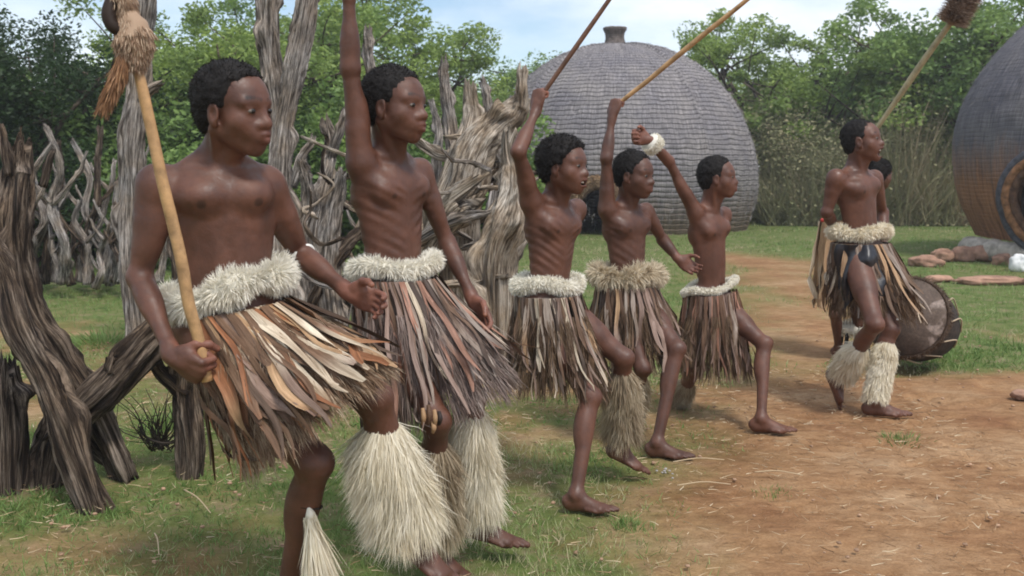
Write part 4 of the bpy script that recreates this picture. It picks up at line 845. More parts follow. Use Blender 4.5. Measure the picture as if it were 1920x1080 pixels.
# ------------------------------------------------------------------ ground
def dirtmask(x, y):
    """1 = bare red earth, 0 = grass; world x, y"""
    x = np.asarray(x, float); y = np.asarray(y, float)
    n = fbm(x*0.9, y*0.9, 0.3, 4, 2); n2 = fbm(x*4, y*4, 0.7, 3, 6)
    # edge of the dancing ground: from near the camera right of the dancers to the singer
    ex = np.interp(y, [0, 2.5, 3.3, 4.2, 5.2, 6.2, 6.9], [0.2, 0.28, 0.55, 0.5, 0.95, 1.5, 2.2])
    d = (x-ex)*1.3+n*1.0+n2*0.45
    d -= np.clip((y-6.0-0.25*n)/0.7, 0, 8)*1.6
    # worn path between the hut and the dancers
    px = np.interp(y, [6, 8, 10, 14, 20], [1.9, 2.5, 3.0, 3.6, 3.0]); d2 = (0.55-np.abs(x-px)/(0.75+0.03*y))+n*0.9+n2*0.5-np.clip((y-14)/3, 0, 9)
    d3 = 0.55-np.hypot((x-9.3)/2.4, (y-12.6)/0.9)*0.8+n*0.5                # worn soil by the stones
    d4 = 0.45-np.hypot((x+1.6)/0.8, (y-3.35)/0.5)*0.6+n*1.2+n2*0.5           # litter under the logs
    d5 = -0.22+n*1.6+n2*0.6-np.clip((y-7)/4, 0, 3)
    return 1/(1+np.exp(-np.maximum(np.maximum(np.maximum(d, d2), np.maximum(d3, d4)), d5)*5))
def ground():
    ys = np.concatenate([[-30, -8, -2], np.arange(0.5, 9, 0.035), 9*1.035**np.arange(1, 110)])
    xs_ = np.concatenate([-6*1.12**np.arange(30, 0, -1), np.arange(-6, 6, 0.035), 6*1.12**np.arange(0, 31)])
    X, Y = np.meshgrid(xs_, ys); D = dirtmask(X, Y)
    Z = -0.018+0.03*fbm(X*1.3, Y*1.3, 2.2, 3, 9)*np.exp(-Y/30)
    Z += D*(0.010*fbm(X*6, Y*11, 1.0, 3, 4))*(Y < 12)+(1-D)*0.012*(fbm(X*9, Y*9, 1.0, 2, 14))*(Y < 12)
    ft = np.zeros_like(Z)
    for f in (an3, an4, an5, an6):
        w = np.exp(-((X-f[0]-0.04)**2+(Y-f[1])**2)/0.14**2); Z = Z*(1-w)+w*(-0.002)
    fr_ = np.random.default_rng(8)
    for k in range(150):
        fx, fy, fa = fr_.uniform(0.3, 5), fr_.uniform(2.2, 7), fr_.uniform(-.6, .6); ca, sa = math.cos(fa), math.sin(fa); m_ = (np.abs(X-fx) < .3) & (np.abs(Y-fy) < .3)
        if not m_.any(): continue
        u_ = (X[m_]-fx)*ca+(Y[m_]-fy)*sa; v_ = -(X[m_]-fx)*sa+(Y[m_]-fy)*ca; q_ = (u_/.12)**2+(v_/.05)**2; Z[m_] += D[m_]*(-0.016*np.exp(-q_**2)+0.008*np.exp(-(q_-2.2)**2))
    n, m = X.shape; i, j = np.meshgrid(np.arange(n-1), np.arange(m-1), indexing='ij')
    Q = np.stack([i*m+j, i*m+j+1, (i+1)*m+j+1, (i+1)*m+j], -1).reshape(-1, 4)
    mt, N, L, b = newmat('earth_and_grass')
    a = N.new('ShaderNodeAttribute'); a.attribute_name = 'dirt'; t = N.new('ShaderNodeTexCoord'); v = t.outputs['Object']
    n1 = noise_n(N, L, v, 1.6, 6, 0.6); n2 = noise_n(N, L, mapping(N, L, v, (9, 17, 9)), 1.0, 6, 0.7); n3 = noise_n(N, L, v, 90, 4, 0.7)
    r1 = ramp(N, [(0.32, (0.25, 0.125, 0.062)), (0.5, (0.335, 0.195, 0.100)), (0.68, (0.42, 0.28, 0.165))]); L.new(n1.outputs['Fac'], r1.inputs['Fac'])
    r2 = ramp(N, [(0.36, (0.66, 0.60, 0.55)), (0.60, (1.08, 1.07, 1.06))]); L.new(n2.outputs['Fac'], r2.inputs['Fac'])
    c = mixc(N, L, 0.8, r1.outputs['Color'], r2.outputs['Color'], 'MULTIPLY')
    r3 = ramp(N, [(0.36, (0.7, 0.66, 0.62)), (0.62, (1.1, 1.1, 1.1))]); L.new(n3.outputs['Fac'], r3.inputs['Fac']); c = mixc(N, L, 0.6, c, r3.outputs['Color'], 'MULTIPLY')
    n4 = noise_n(N, L, v, 5, 6, 0.7); r4 = ramp(N, [(0.34, (0.06, 0.10, 0.025)), (0.5, (0.12, 0.16, 0.045)), (0.66, (0.21, 0.175, 0.10))]); L.new(n4.outputs['Fac'], r4.inputs['Fac'])
    g = mixc(N, L, 0.5, r4.outputs['Color'], r3.outputs['Color'], 'MULTIPLY')
    c = mixc(N, L, a.outputs['Fac'], g, c); L.new(c, b.inputs['Base Color']); b.inputs['Roughness'].default_value = 0.95; b.inputs['Specular IOR Level'].default_value = 0.15
    p = bump(N, L, n2.outputs['Fac'], b, 0.9, 0.02); bump(N, L, n3.outputs['Fac'], b, 0.6, 0.006, p)
    o = mesh('ground', np.stack([X, Y, Z], -1).reshape(-1, 3), [Q], mt, None, True, {'dirt': D.ravel()}); tag(o, kind='structure')
ground()
def in_view(x, y, mx=0.56): return np.abs(x) < y*mx+0.5
rg = np.random.default_rng(21)
def grass(name, n, y0, y1, hl, w, seg, dens=1.0):
    y = y0*(y1/y0)**rg.random(n) if y1/y0 > 2 else rg.uniform(y0, y1, n); x = rg.uniform(-1, 1, n)*(y*0.56+0.4)
    D = dirtmask(x, y); tuft = noise3(x*3.1, y*3.1, 0.2, 12)*0.5+0.5
    # tufts: pull blades towards cell centres
    cx = (np.floor(x*14)+_h(np.floor(x*14).astype(np.int64), np.floor(y*14).astype(np.int64), 0, 3))/14; cy = (np.floor(y*14)+_h(np.floor(x*14).astype(np.int64), np.floor(y*14).astype(np.int64), 0, 4))/14
    k = rg.random(n) < 0.45; x = np.where(k, cx+(x-cx)*0.3, x); y = np.where(k, cy+(y-cy)*0.3, y)
    keep = rg.random(n) < np.clip(1.05-D*1.15, 0.0, 1)*(0.35+0.65*tuft); x, y, tuft, D = x[keep], y[keep], tuft[keep], D[keep]
    m = len(x); L = rg.uniform(*hl, m)*(0.45+1.0*tuft)*(1-0.4*D)
    dirs = np.stack([rg.normal(size=m)*0.45, rg.normal(size=m)*0.45, np.ones(m)], 1)
    z = -0.03+0*x
    v, f, rn = strands(np.stack([x, y, z], 1), dirs, L, w*np.maximum(1, y/y0*0.75), rg, 0.35, 0.3, seg)
    dry = np.repeat(np.clip(fbm(x*1.1, y*1.1, 3.0, 3, 31)*1.2+0.42+0.5*D-0.25*tuft, 0, 1), 2*seg+1)
    o = mesh(name, v, f, M['grass'], None, True, {'rnd': np.clip(rn*0.62+dry*0.55-0.05, 0, 1)}); tag(o, 'short green and straw coloured grass growing round the dancers', 'grass', kind='stuff'); return o
grass('grass', 130000, 1.9, 7.5, (0.02, 0.07), 0.0030, 3)
o = grass('grass', 90000, 7.0, 30, (0.03, 0.085), 0.007, 2); tag(o, 'far green lawn grass reaching back to the huts and the brush', 'grass')
# tufts of longer grass
def tuft(name, px, py, h, n, label, spread=0.06, z=0.0):
    c = PZ(px, py, 0); r = np.stack([c[0]+rg.normal(size=n)*spread, c[1]+rg.normal(size=n)*spread, np.full(n, -0.02)], 1)
    d = (r-c)*A(1, 1, 0)*5+rg.normal(size=(n, 3))*0.25+A(0, 0, 1); v, f, rn = strands(r, d, h*rg.uniform(.5, 1.1, n), 0.0035*max(1, c[1]/4), rg, 0.6, 0.3, 4)
    o = mesh(name, v, f, M['grass'], None, True, {'rnd': rn*0.6}); tag(o, label, 'grass tuft', kind='stuff')
tuft('grass_tuft', 1172, 978, 0.045, 160, 'small green tuft beside the toes of the middle boy', 0.03)
tuft('grass_tuft', 1686, 820, 0.05, 150, 'isolated green tuft on the red earth below the singer', 0.05)
tuft('grass_tuft', 1456, 920, 0.035, 90, 'faint green sprig on bare earth, lower centre right', 0.035)
tuft('grass_tuft', 770, 850, 0.20, 500, 'long green tuft between the legs of the front two dancers', 0.07)
tuft('grass_tuft', 320, 800, 0.16, 350, 'tall grass tuft behind the forked stump on the left', 0.10)
tuft('grass_tuft', 190, 640, 0.16, 500, 'bright green tuft beyond the crossed logs on the left', 0.16)
def litter(name, n, box, size, mat, label, cat, tilt=0.3):
    y = rg.uniform(box[2], box[3], n); x = rg.uniform(box[0], box[1], n); a = rg.uniform(0, np.pi, n); L = size*rg.uniform(.4, 1.4, n)
    d = np.stack([np.cos(a), np.sin(a), rg.normal(size=n)*0.04], 1); v, f, rn = strands(np.stack([x, y, np.full(n, 0.002)+rg.random(n)*.006], 1), d, L, 0.003*np.maximum(1, y/4), rg, 0, 0.5, 3)
    o = mesh(name, v, f, mat, None, True, {'rnd': rn}); tag(o, label, cat, kind='stuff')
M['straw'] = attr_mat('straw', [(0, (0.12, 0.07, 0.04)), (0.4, (0.32, 0.2, 0.11)), (0.75, (0.5, 0.38, 0.24)), (1, (0.6, 0.52, 0.38))], 0.8)
litter('straw_litter', 11000, (-3.4, 2.4, 2.0, 6.5), 0.05, M['straw'], 'dry straw and leaf litter scattered over the near grass', 'litter')
litter('straw_litter', 120, (0.6, 4.5, 2.4, 7.0), 0.04, M['straw'], 'sparse straw bits scattered on the bare red earth', 'litter')
for i, (x0, y0, x1, y1, lb) in enumerate([(1262, 866, 1358, 862, 'pale straw stalk lying on red earth, upper of three'), (1415, 885, 1505, 891, 'pale straw stalk lying furthest right on the red earth'), (1270, 910, 1370, 908, 'pale straw stalk lying lowest of three on red earth'), (345, 918, 395, 962, 'dry bent stalk on the grass below the forked stump'), (290, 1000, 298, 1040, 'short dry stalk in the grass near the left corner')]):
    a, b = PZ(x0, y0, 0.008), PZ(x1, y1, 0.012); mdl = (a+b)/2+A(0, 0.01, 0.01); o = rod('straw_stalk', [a, mdl, b], [0.003, 0.002], plain('straw_stalk', (0.5, 0.38, 0.24), 0.8), None, 6, 12); tag(o, lb, 'straw stalk')
# pebbles
def rock_geo(c, r, seed, sq=(1, 1, .6), n=18, amp=0.28):
    ph, th = np.meshgrid(np.linspace(0, np.pi, n), np.linspace(0, 2*np.pi, 2*n+1)[:-1], indexing='ij')
    d = np.stack([np.sin(ph)*np.cos(th), np.sin(ph)*np.sin(th), np.cos(ph)], -1)
    k = 1+amp*fbm(d[..., 0]*1.6+seed, d[..., 1]*1.6, d[..., 2]*1.6, 3, seed)*1.6+0.05*noise3(d[..., 0]*9+seed, d[..., 1]*9, d[..., 2]*9)
    d = np.sign(d)*np.abs(d)**0.8
    V = (A(*c)+d*k[..., None]*A(*sq)*r).reshape(-1, 3); m = 2*n; i, j = np.meshgrid(np.arange(n-1), np.arange(m), indexing='ij')
    return V, [np.stack([i*m+j, (i+1)*m+j, (i+1)*m+(j+1) % m, i*m+(j+1) % m], -1).reshape(-1, 4)]
bag = Bag()
for k in range(420):
    y = rg.uniform(2.4, 8); x = rg.uniform(-0.5*y, 0.55*y); V, F = rock_geo((x, y, 0.0), rg.uniform(0.003, 0.011), k, n=5); bag.add(V, F)
tag(bag.build('pebbles', plain('pebble', (0.36, 0.23, 0.15), 0.9, .2, 30, .4), smooth=True), 'tiny brown pebbles and clods scattered on the dirt', 'pebbles', kind='stuff')
bag = Bag()
for k in range(9): V, F = rock_geo(PZ(1248+rg.normal()*9, 886+rg.normal()*4, 0.004), rg.uniform(0.004, 0.008), k, n=6); bag.add(V, F)
tag(bag.build('ash_crumbs', plain('ash', (0.34, 0.32, 0.30), 0.9), smooth=True), 'small grey crumbs lying on earth near the middle feet', 'crumbs', kind='stuff')

# ------------------------------------------------------------------ huts
def thatch_mat(name, c0, c1, c2, fu, fv, low=None, lowz=(0, 0), hstr=0.9, line=0.55):
    m, N, L, b = newmat(name); t = N.new('ShaderNodeTexCoord'); uv = t.outputs['UV']
    n1 = noise_n(N, L, mapping(N, L, uv, (fu*2.0, fv*6, 1)), 1.0, 6, 0.7); n0 = noise_n(N, L, t.outputs['Object'], 1.3, 4, 0.6); nf = noise_n(N, L, mapping(N, L, uv, (45, 2.5, 1)), 1.0, 5, 0.7)
    r = ramp(N, [(0.35, c0), (0.5, c1), (0.65, c2)]); L.new(nf.outputs['Fac'], r.inputs['Fac'])
    r0 = ramp(N, [(0.35, (0.78, 0.78, 0.82)), (0.65, (1.15, 1.12, 1.05))]); L.new(n0.outputs['Fac'], r0.inputs['Fac']); c = mixc(N, L, 0.9, r.outputs['Color'], r0.outputs['Color'], 'MULTIPLY')
    sp = N.new('ShaderNodeSeparateXYZ'); L.new(uv, sp.inputs['Vector'])
    def line_(sock, freq, ns, amt, lo, hi):
        nn = noise_n(N, L, mapping(N, L, uv, ns), 1.0, 3, 0.6); a = N.new('ShaderNodeMath'); a.operation = 'MULTIPLY_ADD'; L.new(sock, a.inputs[0]); a.inputs[1].default_value = freq
        q = N.new('ShaderNodeMath'); q.operation = 'MULTIPLY'; L.new(nn.outputs['Fac'], q.inputs[0]); q.inputs[1].default_value = amt; L.new(q.outputs[0], a.inputs[2])
        f = N.new('ShaderNodeMath'); f.operation = 'FRACT'; L.new(a.outputs[0], f.inputs[0]); s = N.new('ShaderNodeMath'); s.operation = 'PINGPONG'; s.inputs[1].default_value = 0.5; L.new(f.outputs[0], s.inputs[0])
        w = ramp(N, [(lo, (0, 0, 0)), (hi, (1, 1, 1))]); L.new(s.outputs[0], w.inputs['Fac']); return w.outputs['Color']
    h = line_(sp.outputs['Y'], fv, (3.0, 2.2, 1), 1.0, 0.0, 0.22); vv = line_(sp.outputs['X'], fu, (2.5, 9, 1), 1.1, 0.0, 0.2)
    c = mixc(N, L, line, c, mixc(N, L, 1.0, c, h, 'MULTIPLY')); c = mixc(N, L, line*0.35, c, mixc(N, L, 1.0, c, vv, 'MULTIPLY'))
    nm = n1
    if low:
        so_ = N.new('ShaderNodeSeparateXYZ'); L.new(t.outputs['Object'], so_.inputs['Vector']); nl = noise_n(N, L, mapping(N, L, uv, (6, 0.8, 1)), 1.0, 5, 0.7)
        a = N.new('ShaderNodeMath'); a.operation = 'MULTIPLY_ADD'; L.new(nl.outputs['Fac'], a.inputs[0]); a.inputs[1].default_value = 1.3; L.new(so_.outputs['Z'], a.inputs[2])
        mr = N.new('ShaderNodeMapRange'); mr.inputs['From Min'].default_value = lowz[0]; mr.inputs['From Max'].default_value = lowz[1]; L.new(a.outputs[0], mr.inputs['Value'])
        nl2 = noise_n(N, L, mapping(N, L, uv, (14, 1.2, 1)), 1.0, 5, 0.7); rl = ramp(N, [(0.35, tuple(x*0.45 for x in low)), (0.5, low), (0.66, tuple(min(1, x*1.5) for x in low))]); L.new(nl2.outputs['Fac'], rl.inputs['Fac'])
        lc = mixc(N, L, line*0.4, rl.outputs['Color'], mixc(N, L, 1.0, rl.outputs['Color'], h, 'MULTIPLY')); c = mixc(N, L, mr.outputs['Result'], lc, c)
    L.new(c, b.inputs['Base Color']); b.inputs['Roughness'].default_value = 0.9; b.inputs['Specular IOR Level'].default_value = 0.25
    p = bump(N, L, h, b, hstr, 0.03); p = bump(N, L, nf.outputs['Fac'], b, 0.6, 0.02, p); bump(N, L, n1.outputs['Fac'], b, 0.6, 0.02, p); return m
def dome(prof, nth, nz_, bands, amp, seed, hole=None, ridges=()):
    """lathe with overlapping thatch courses; prof: list of (r, z)"""
    prof = np.array(prof, float); C = catmull(prof, nz_); seg = np.concatenate([[0], np.cumsum(np.linalg.norm(np.diff(C, axis=0), axis=1))])
    Tn = np.gradient(C, axis=0); Tn /= np.linalg.norm(Tn, axis=1)[:, None]+1e-9; Nn = np.stack([Tn[:, 1], -Tn[:, 0]], 1)
    th = np.linspace(0, 2*np.pi, nth+1)[:-1]; TH, SG = np.meshgrid(th, seg); wob = 0.25*noise3(np.cos(TH)*4, np.sin(TH)*4, SG*0.7, seed)
    fr = (SG*bands+wob) % 1.0; off = amp*(1-fr)*np.clip(fr*8, 0, 1)+0.03*fbm(np.cos(TH)*2, np.sin(TH)*2, SG*0.6, 3, seed)+0.010*noise3(np.cos(TH)*30, np.sin(TH)*30, SG*6, seed+3)
    for ra, rw, rh in ridges: off += rh*np.exp(-(((TH-ra+np.pi) % (2*np.pi)-np.pi)*prof[:, 0].max()/rw)**2)
    R = C[:, 0][:, None]+off*Nn[:, 0][:, None]; Z = C[:, 1][:, None]+off*Nn[:, 1][:, None]; R = np.maximum(R, 0.001)
    V = np.stack([R*np.cos(TH), R*np.sin(TH), Z], -1); i, j = np.meshgrid(np.arange(nz_-1), np.arange(nth), indexing='ij'); j2 = (j+1) % nth
    Q = np.stack([i*nth+j, i*nth+j2, (i+1)*nth+j2, (i+1)*nth+j], -1).reshape(-1, 4); Vf = V.reshape(-1, 3)
    uv = np.stack([np.abs(TH-np.pi)*prof[:, 0].max(), SG], -1).reshape(-1, 2)
    if hole is not None: Q = Q[~hole(Vf[Q].mean(1))]
    return Vf, Q, uv
# middle hut
hc = P(1162, 430, 22.0); hx = hc[0]; HR = 3.05
Hc = A(hx, 22.4, 0); topz = P(1150, 84, 22.4)[2]
hut = empty('beehive_hut', Hc, 'large grey thatched beehive hut with a knot on top, behind the boys', 'hut')
dv = unit(A(P(1128, 400, 20)[0]-hx, 20-22.4, 0)); dside = A(-dv[1], dv[0], 0); dth = math.atan2(dv[1], dv[0])
DH, DW = 1.0, 0.55
def hole(c): a = c@dside; return (c@dv > 0) & (np.abs(a) < DW) & (c[:, 2] < DH*np.sqrt(np.clip(1-(a/DW)**2*0.75, 0, 1)))
zr = topz
prof = [(2.82, -0.05), (2.96, 0.5), (3.03, 1.05), (2.98, 1.6), (2.78, 2.2), (2.45, 2.8), (2.0, 3.32), (1.45, 3.72), (0.8, 3.97), (0.02, 4.06)]
sc_ = zr/4.06; prof = [(r*1.0, z*sc_) for r, z in prof]
V, Q, uv = dome(prof, 360, 340, 9.5, 0.012, 3, hole, ridges=((dth-0.72, 0.05, 0.05), (dth+0.75, 0.05, 0.05), (dth+1.35, 0.05, 0.04), (dth-1.3, 0.05, 0.04)))
M['thatch'] = thatch_mat('thatch_grey', (0.15, 0.14, 0.15), (0.26, 0.245, 0.255), (0.38, 0.355, 0.36), 9.0, 9.5, low=(0.16, 0.12, 0.085), lowz=(0.75, 1.55), line=0.62, hstr=0.9)
o = mesh('thatch_dome', V+Hc, [Q], M['thatch'], hut, True, uv=uv)
M['door_shade'] = plain('dark_interior', (0.035, 0.026, 0.02), 0.95, .1, 8, .4); M['thatch_tan'] = attr_mat('thatch_tan', [(0, (0.16, 0.10, 0.055)), (0.5, (0.36, 0.24, 0.14)), (1, (0.52, 0.38, 0.24))], 0.85)  # near-black tunnel walls: the darkness inside both doorways put into the colour
def loose_thatch(V, C0, n, L, w, mat, par, rr, zmin=0.2):
    k = rr.integers(0, len(V), n); p = V[k]; p = p[p[:, 2] > zmin]; nrm = p*A(1, 1, 1.2)-A(0, 0, 1.0); nrm /= np.linalg.norm(nrm, axis=1)[:, None]
    dn = A(0, 0, -1)-nrm*(nrm@A(0, 0, -1))[:, None]+1e-3; dn /= np.linalg.norm(dn, axis=1)[:, None]
    v, f, rn = strands(p+C0+nrm*0.01, dn+nrm*0.10+rr.normal(size=p.shape)*.22, L*rr.uniform(.4, 1.3, len(p)), w, rr, .1, .2, 3); o = mesh('loose_thatch', v, f, mat, par, True, {'rnd': rn}); o['kind'] = 'stuff'
loose_thatch(V, Hc, 12000, .09, .010, attr_mat('loose_thatch', [(0, (0.10, 0.09, 0.095)), (0.5, (0.26, 0.24, 0.245)), (1, (0.44, 0.41, 0.40))], 0.9), hut, rg)
# knot on the roof: bound neck and flared head
kz = topz-0.05; bag = Bag()
kp_ = [(0.30, -0.02), (0.235, 0.05), (0.20, 0.16), (0.20, 0.26), (0.235, 0.35), (0.255, 0.38), (0.22, 0.41), (0.02, 0.43)]
V, Q, uv = dome(kp_, 60, 60, 22, 0.018, 5); mesh('roof_knot', V+A(hx-0.12, 22.4, kz), [Q], plain('knot_thatch', (0.12, 0.1, 0.09), 0.9, .2, 12, .4), hut, True, uv=uv)
# door: arched thatch roll and tunnel with its inner shade painted in
arch = [(Hc+dv*2.98+dside*DW*1.08*math.cos(a)+A(0, 0, DH*1.04*math.sin(a))) for a in np.linspace(0, np.pi, 26)]
arch = [q-dv*0.10*(q[2]) *0.0 for q in arch]
V, F = tube(arch, [0.10, 0.12, 0.13, 0.12, 0.10], 40, 14); C = np.array(arch); r, N, T, _ = tube_surface_samples(C, np.full(len(C), .12), 5000, rg)
bag = Bag(); bag.add(V, F, rnd=np.full(len(V), .3)); v, f, rn = strands(r, N*.2+dv*0.9+T*0.2, rg.uniform(.05, .16, 5000), .014, rg, .3, .3, 3); bag.add(v, f, rnd=rn); bag.build('door_arch', M['thatch_tan'], hut)
bag = Bag(); tn = []
for k, dd in enumerate(np.linspace(3.02, 1.6, 8)):
    tn.append([Hc+dv*dd+dside*DW*1.02*math.cos(a)+A(0, 0, DH*0.99*math.sin(a)) for a in np.linspace(0, np.pi, 20)])
tn = np.array(tn).reshape(-1, 3); i, j = np.meshgrid(np.arange(7), np.arange(19), indexing='ij'); dw_ = mesh('doorway', tn, [np.stack([i*20+j, i*20+j+1, (i+1)*20+j+1, (i+1)*20+j], -1).reshape(-1, 4)], M['door_shade'], hut)
# right hut on its stone footing
RC_Y = 14.6; rc = P(2120, 440, RC_Y); RC = A(rc[0]+0.14, RC_Y, 0)
rh = empty('beehive_hut', RC, 'dark hut cut off by the right edge, black thatch above a rusty brown lower wall', 'hut')
def rw(px): return rc[0]-P(px, 300, RC_Y)[0]
def zw(py): return P(1850, py, RC_Y)[2]
prof = [(rw(1845), zw(447)), (rw(1818), zw(390)), (rw(1804), zw(340)), (rw(1797), zw(270)), (rw(1806), zw(205)), (rw(1835), zw(135)), (rw(1885), zw(65)), (rw(1950), zw(5)), (rw(2030), zw(-35)), (0.02, zw(-55))]
rdv = unit(A(-0.84, -0.5426, 0)); rds = A(-rdv[1], rdv[0], 0)
def hole2(c): a = c@rds; return (c@rdv > 0) & (np.abs(a) < 0.40) & (c[:, 2] < 0.93+np.sqrt(np.clip(.40**2-a*a, 0, 1)))
V, Q, uv = dome(prof, 300, 220, 16, 0.008, 8, hole2)
M['thatch_black'] = thatch_mat('thatch_black', (0.085, 0.082, 0.095), (0.14, 0.135, 0.152), (0.22, 0.21, 0.225), 8, 16, low=(0.27, 0.135, 0.072), lowz=(1.7, 2.35), line=0.13, hstr=0.4)
mesh('thatch_dome', V+RC, [Q], M['thatch_black'], rh, True, uv=uv); V2_ = V
tn = []
for dd in np.linspace(2.52, 1.0, 8): tn.append([RC+rdv*dd+rds*0.37*math.cos(a)*(1 if math.sin(a) > 0 else 1)+A(0, 0, max(0.0, 0.93+0.37*math.sin(a)*(1 if math.sin(a) > 0 else 2.5))) for a in np.linspace(-1.45, np.pi+1.45, 30)])
tn = np.array(tn).reshape(-1, 3); i, j = np.meshgrid(np.arange(7), np.arange(29), indexing='ij'); rdw = mesh('doorway', tn, [np.stack([i*30+j, i*30+j+1, (i+1)*30+j+1, (i+1)*30+j], -1).reshape(-1, 4)], M['door_shade'], rh)
loose_thatch(V2_, RC, 9000, .07, .006, attr_mat('loose_thatch_dark', [(0, (0.05, 0.05, 0.06)), (0.5, (0.14, 0.13, 0.14)), (1, (0.25, 0.23, 0.22))], 0.9), rh, rg, 2.1)
def arch_ring(off, wd, r, mat, name):
    q = []; wd *= 1.1; r *= 1.15
    for a in np.linspace(-1.25, np.pi+1.25, 46):
        z = 0.93+wd*math.sin(a)*(1 if math.sin(a) > 0 else 1.25); pr = np.interp(z, [0.2, 0.9, 1.5], [2.42, 2.60, 2.60]); q.append(RC+rdv*(pr+off)+rds*wd*math.cos(a)+A(0, 0, z))
    V, F = tube(q, [r, r], 90, 14); V = V+0.01*noise3(V[:, 0]*14, V[:, 1]*14, V[:, 2]*14, 6)[:, None]; mesh(name, V, F, mat, rdw)
arch_ring(-0.02, 0.57, 0.06, plain('dark_thatch_rope', (0.075, 0.075, 0.09), .9, .2, 14, .5), 'door_arch')
arch_ring(0.02, 0.48, 0.055, plain('brown_thatch_rope', (0.22, 0.11, 0.055), .9, .2, 14, .5), 'door_arch')
arch_ring(0.0, 0.40, 0.05, plain('deep_brown_rope', (0.10, 0.055, 0.035), .9, .2, 14, .5), 'door_arch')
bag = Bag(); M['footing'] = plain('pale_stone', (0.42, 0.38, 0.33), .9, .2, 9, .35)
for k in range(30):
    a = -3.35+k*0.082; r = rw(1832)*1.0; c = RC+A(math.cos(a)*(r-0.02), math.sin(a)*(r-0.02), 0.12); V, F = rock_geo(c, 0.19, k+3, (1, 1, .85), 10, .2); bag.add(V, F)
bag.build('stone_footing', M['footing'], rh)
M['red_stone'] = plain('red_stone', (0.34, 0.20, 0.14), .9, .2, 7, .4)
for i, (px, py, r, sq, lb) in enumerate([(1735, 490, 0.16, (1.4, 1, .55), 'flat reddish stone at the left end of the row by the dark hut'), (1767, 481, 0.15, (1, 1, .75), 'orange brown rounded stone second in the row by the dark hut'),
     (1806, 480, 0.16, (1.2, 1, .75), 'mauve brown stone third in the row by the dark hut'), (1850, 480, 0.21, (1.3, 1, .7), 'large orange stone against the pale hut footing'),
     (1888, 487, 0.16, (1.2, 1, .6), 'brown stone at the right end of the row by the dark hut'), (1915, 500, 0.15, (1, 1, .9), 'rounded white stone at the right edge of the picture'),
     (1760, 520, 0.10, (1.6, 1, .4), 'low flat stone half sunk in the worn soil'), (1862, 524, 0.17, (2.4, .9, .3), 'long low red ledge of stone in the grass right of the drum'), (1915, 738, 0.05, (1.2, 1, .5), 'pinkish stone on the earth at the right edge')]):
    c = PZ(px, py+6, 0); V, F = rock_geo(c+A(0, 0, r*sq[2]*0.45), r, i*3+1, sq, 20); o = mesh('white_stone' if 'white' in lb else 'stone', V, F, plain('white_stone', (.7, .7, .68), .8, .3, 8, .15) if 'white' in lb else M['red_stone'], None); tag(o, lb, 'stone', 'stones beside the dark hut')
for i, (px, py, r, lb) in enumerate([(1420, 398, 0.24, 'pale stone just right of the thatched hut base'), (1445, 396, 0.26, 'brown stone between two pale ones below the brush'), (1475, 400, 0.3, 'broad tan stone below the dry brush beyond the lawn'), (1500, 396, 0.2, 'smallest tan stone below the dry brush')]):
    c = PZ(px, py+5, 0); V, F = rock_geo(c+A(0, 0, .1), r, i*5+2, (1.2, 1, .7), 14); tag(mesh('stone', V, F, M['red_stone'], None), lb, 'stone', 'stones below the brush')
M['raw_thong'] = plain('raw_thong', (.45, .35, .24), .7)
# ------------------------------------------------------------------ cowhide drum
dc = P(1716, 603, 6.6); dax = unit(A(-0.62, -0.72, 0.30)); e1 = unit(np.cross(dax, A(0, 0, 1))); e2 = np.cross(dax, e1)
dr = empty('drum', A(dc[0], dc[1], 0), 'barrel drum in mottled brown cowhide lying tilted on the grass behind the singer', 'drum')
def drumshape(ts, rs, name, mat, par, m=56):
    V, F = tube([dc+dax*t for t in ts], rs, 40, m); n = fbm(V[:, 0]*9, V[:, 1]*9, V[:, 2]*9, 3, 4)[:, None]; return mesh(name, V+n*0.015, F, mat, par)
m_, N, L, b = newmat('cowhide'); t = N.new('ShaderNodeTexCoord'); n_ = noise_n(N, L, t.outputs['Object'], 4.2, 4, 0.6, .4); r_ = ramp(N, [(0.36, (0.04, 0.026, 0.02)), (0.46, (0.085, 0.058, 0.043)), (0.60, (0.115, 0.08, 0.06)), (0.65, (0.30, 0.235, 0.2))]); L.new(n_.outputs['Fac'], r_.inputs['Fac'])
n2_ = noise_n(N, L, t.outputs['Object'], 60, 4, .7); r2_ = ramp(N, [(.35, (.6, .6, .6)), (.65, (1.2, 1.2, 1.2))]); L.new(n2_.outputs['Fac'], r2_.inputs['Fac']); L.new(mixc(N, L, .8, r_.outputs['Color'], r2_.outputs['Color'], 'MULTIPLY'), b.inputs['Base Color']); b.inputs['Roughness'].default_value = .8; bump(N, L, n2_.outputs['Fac'], b, .6, .006)
shell = drumshape([-0.30, -0.2, -0.05, 0.10, 0.17], [0.20, 0.235, 0.265, 0.27, 0.25], 'shell', plain('black_brown_hide', (0.045, 0.035, 0.03), .85, .2, 25, .6), dr)
drumshape([0.135, 0.185], [0.262, 0.250], 'drum_skin', m_, dr)
C = np.array([dc+dax*0.165+(e1*math.cos(a)+e2*math.sin(a))*0.262 for a in np.linspace(0, 2*np.pi, 40)]); V, F = tube(C, [0.014]*2, 80, 8, False); bag = Bag(); bag.add(V, F, rnd=np.full(len(V), .2)); r, N_, T_, _ = tube_surface_samples(C, np.full(40, .012), 2600, rg)
v, f, rn = strands(r, N_-dax*0.8, rg.uniform(.01, .035, 2600), .004, rg, .2, .5, 3); bag.add(v, f, rnd=rn*.6); bag.build('furry_rim', M['fur_brown'], dr)
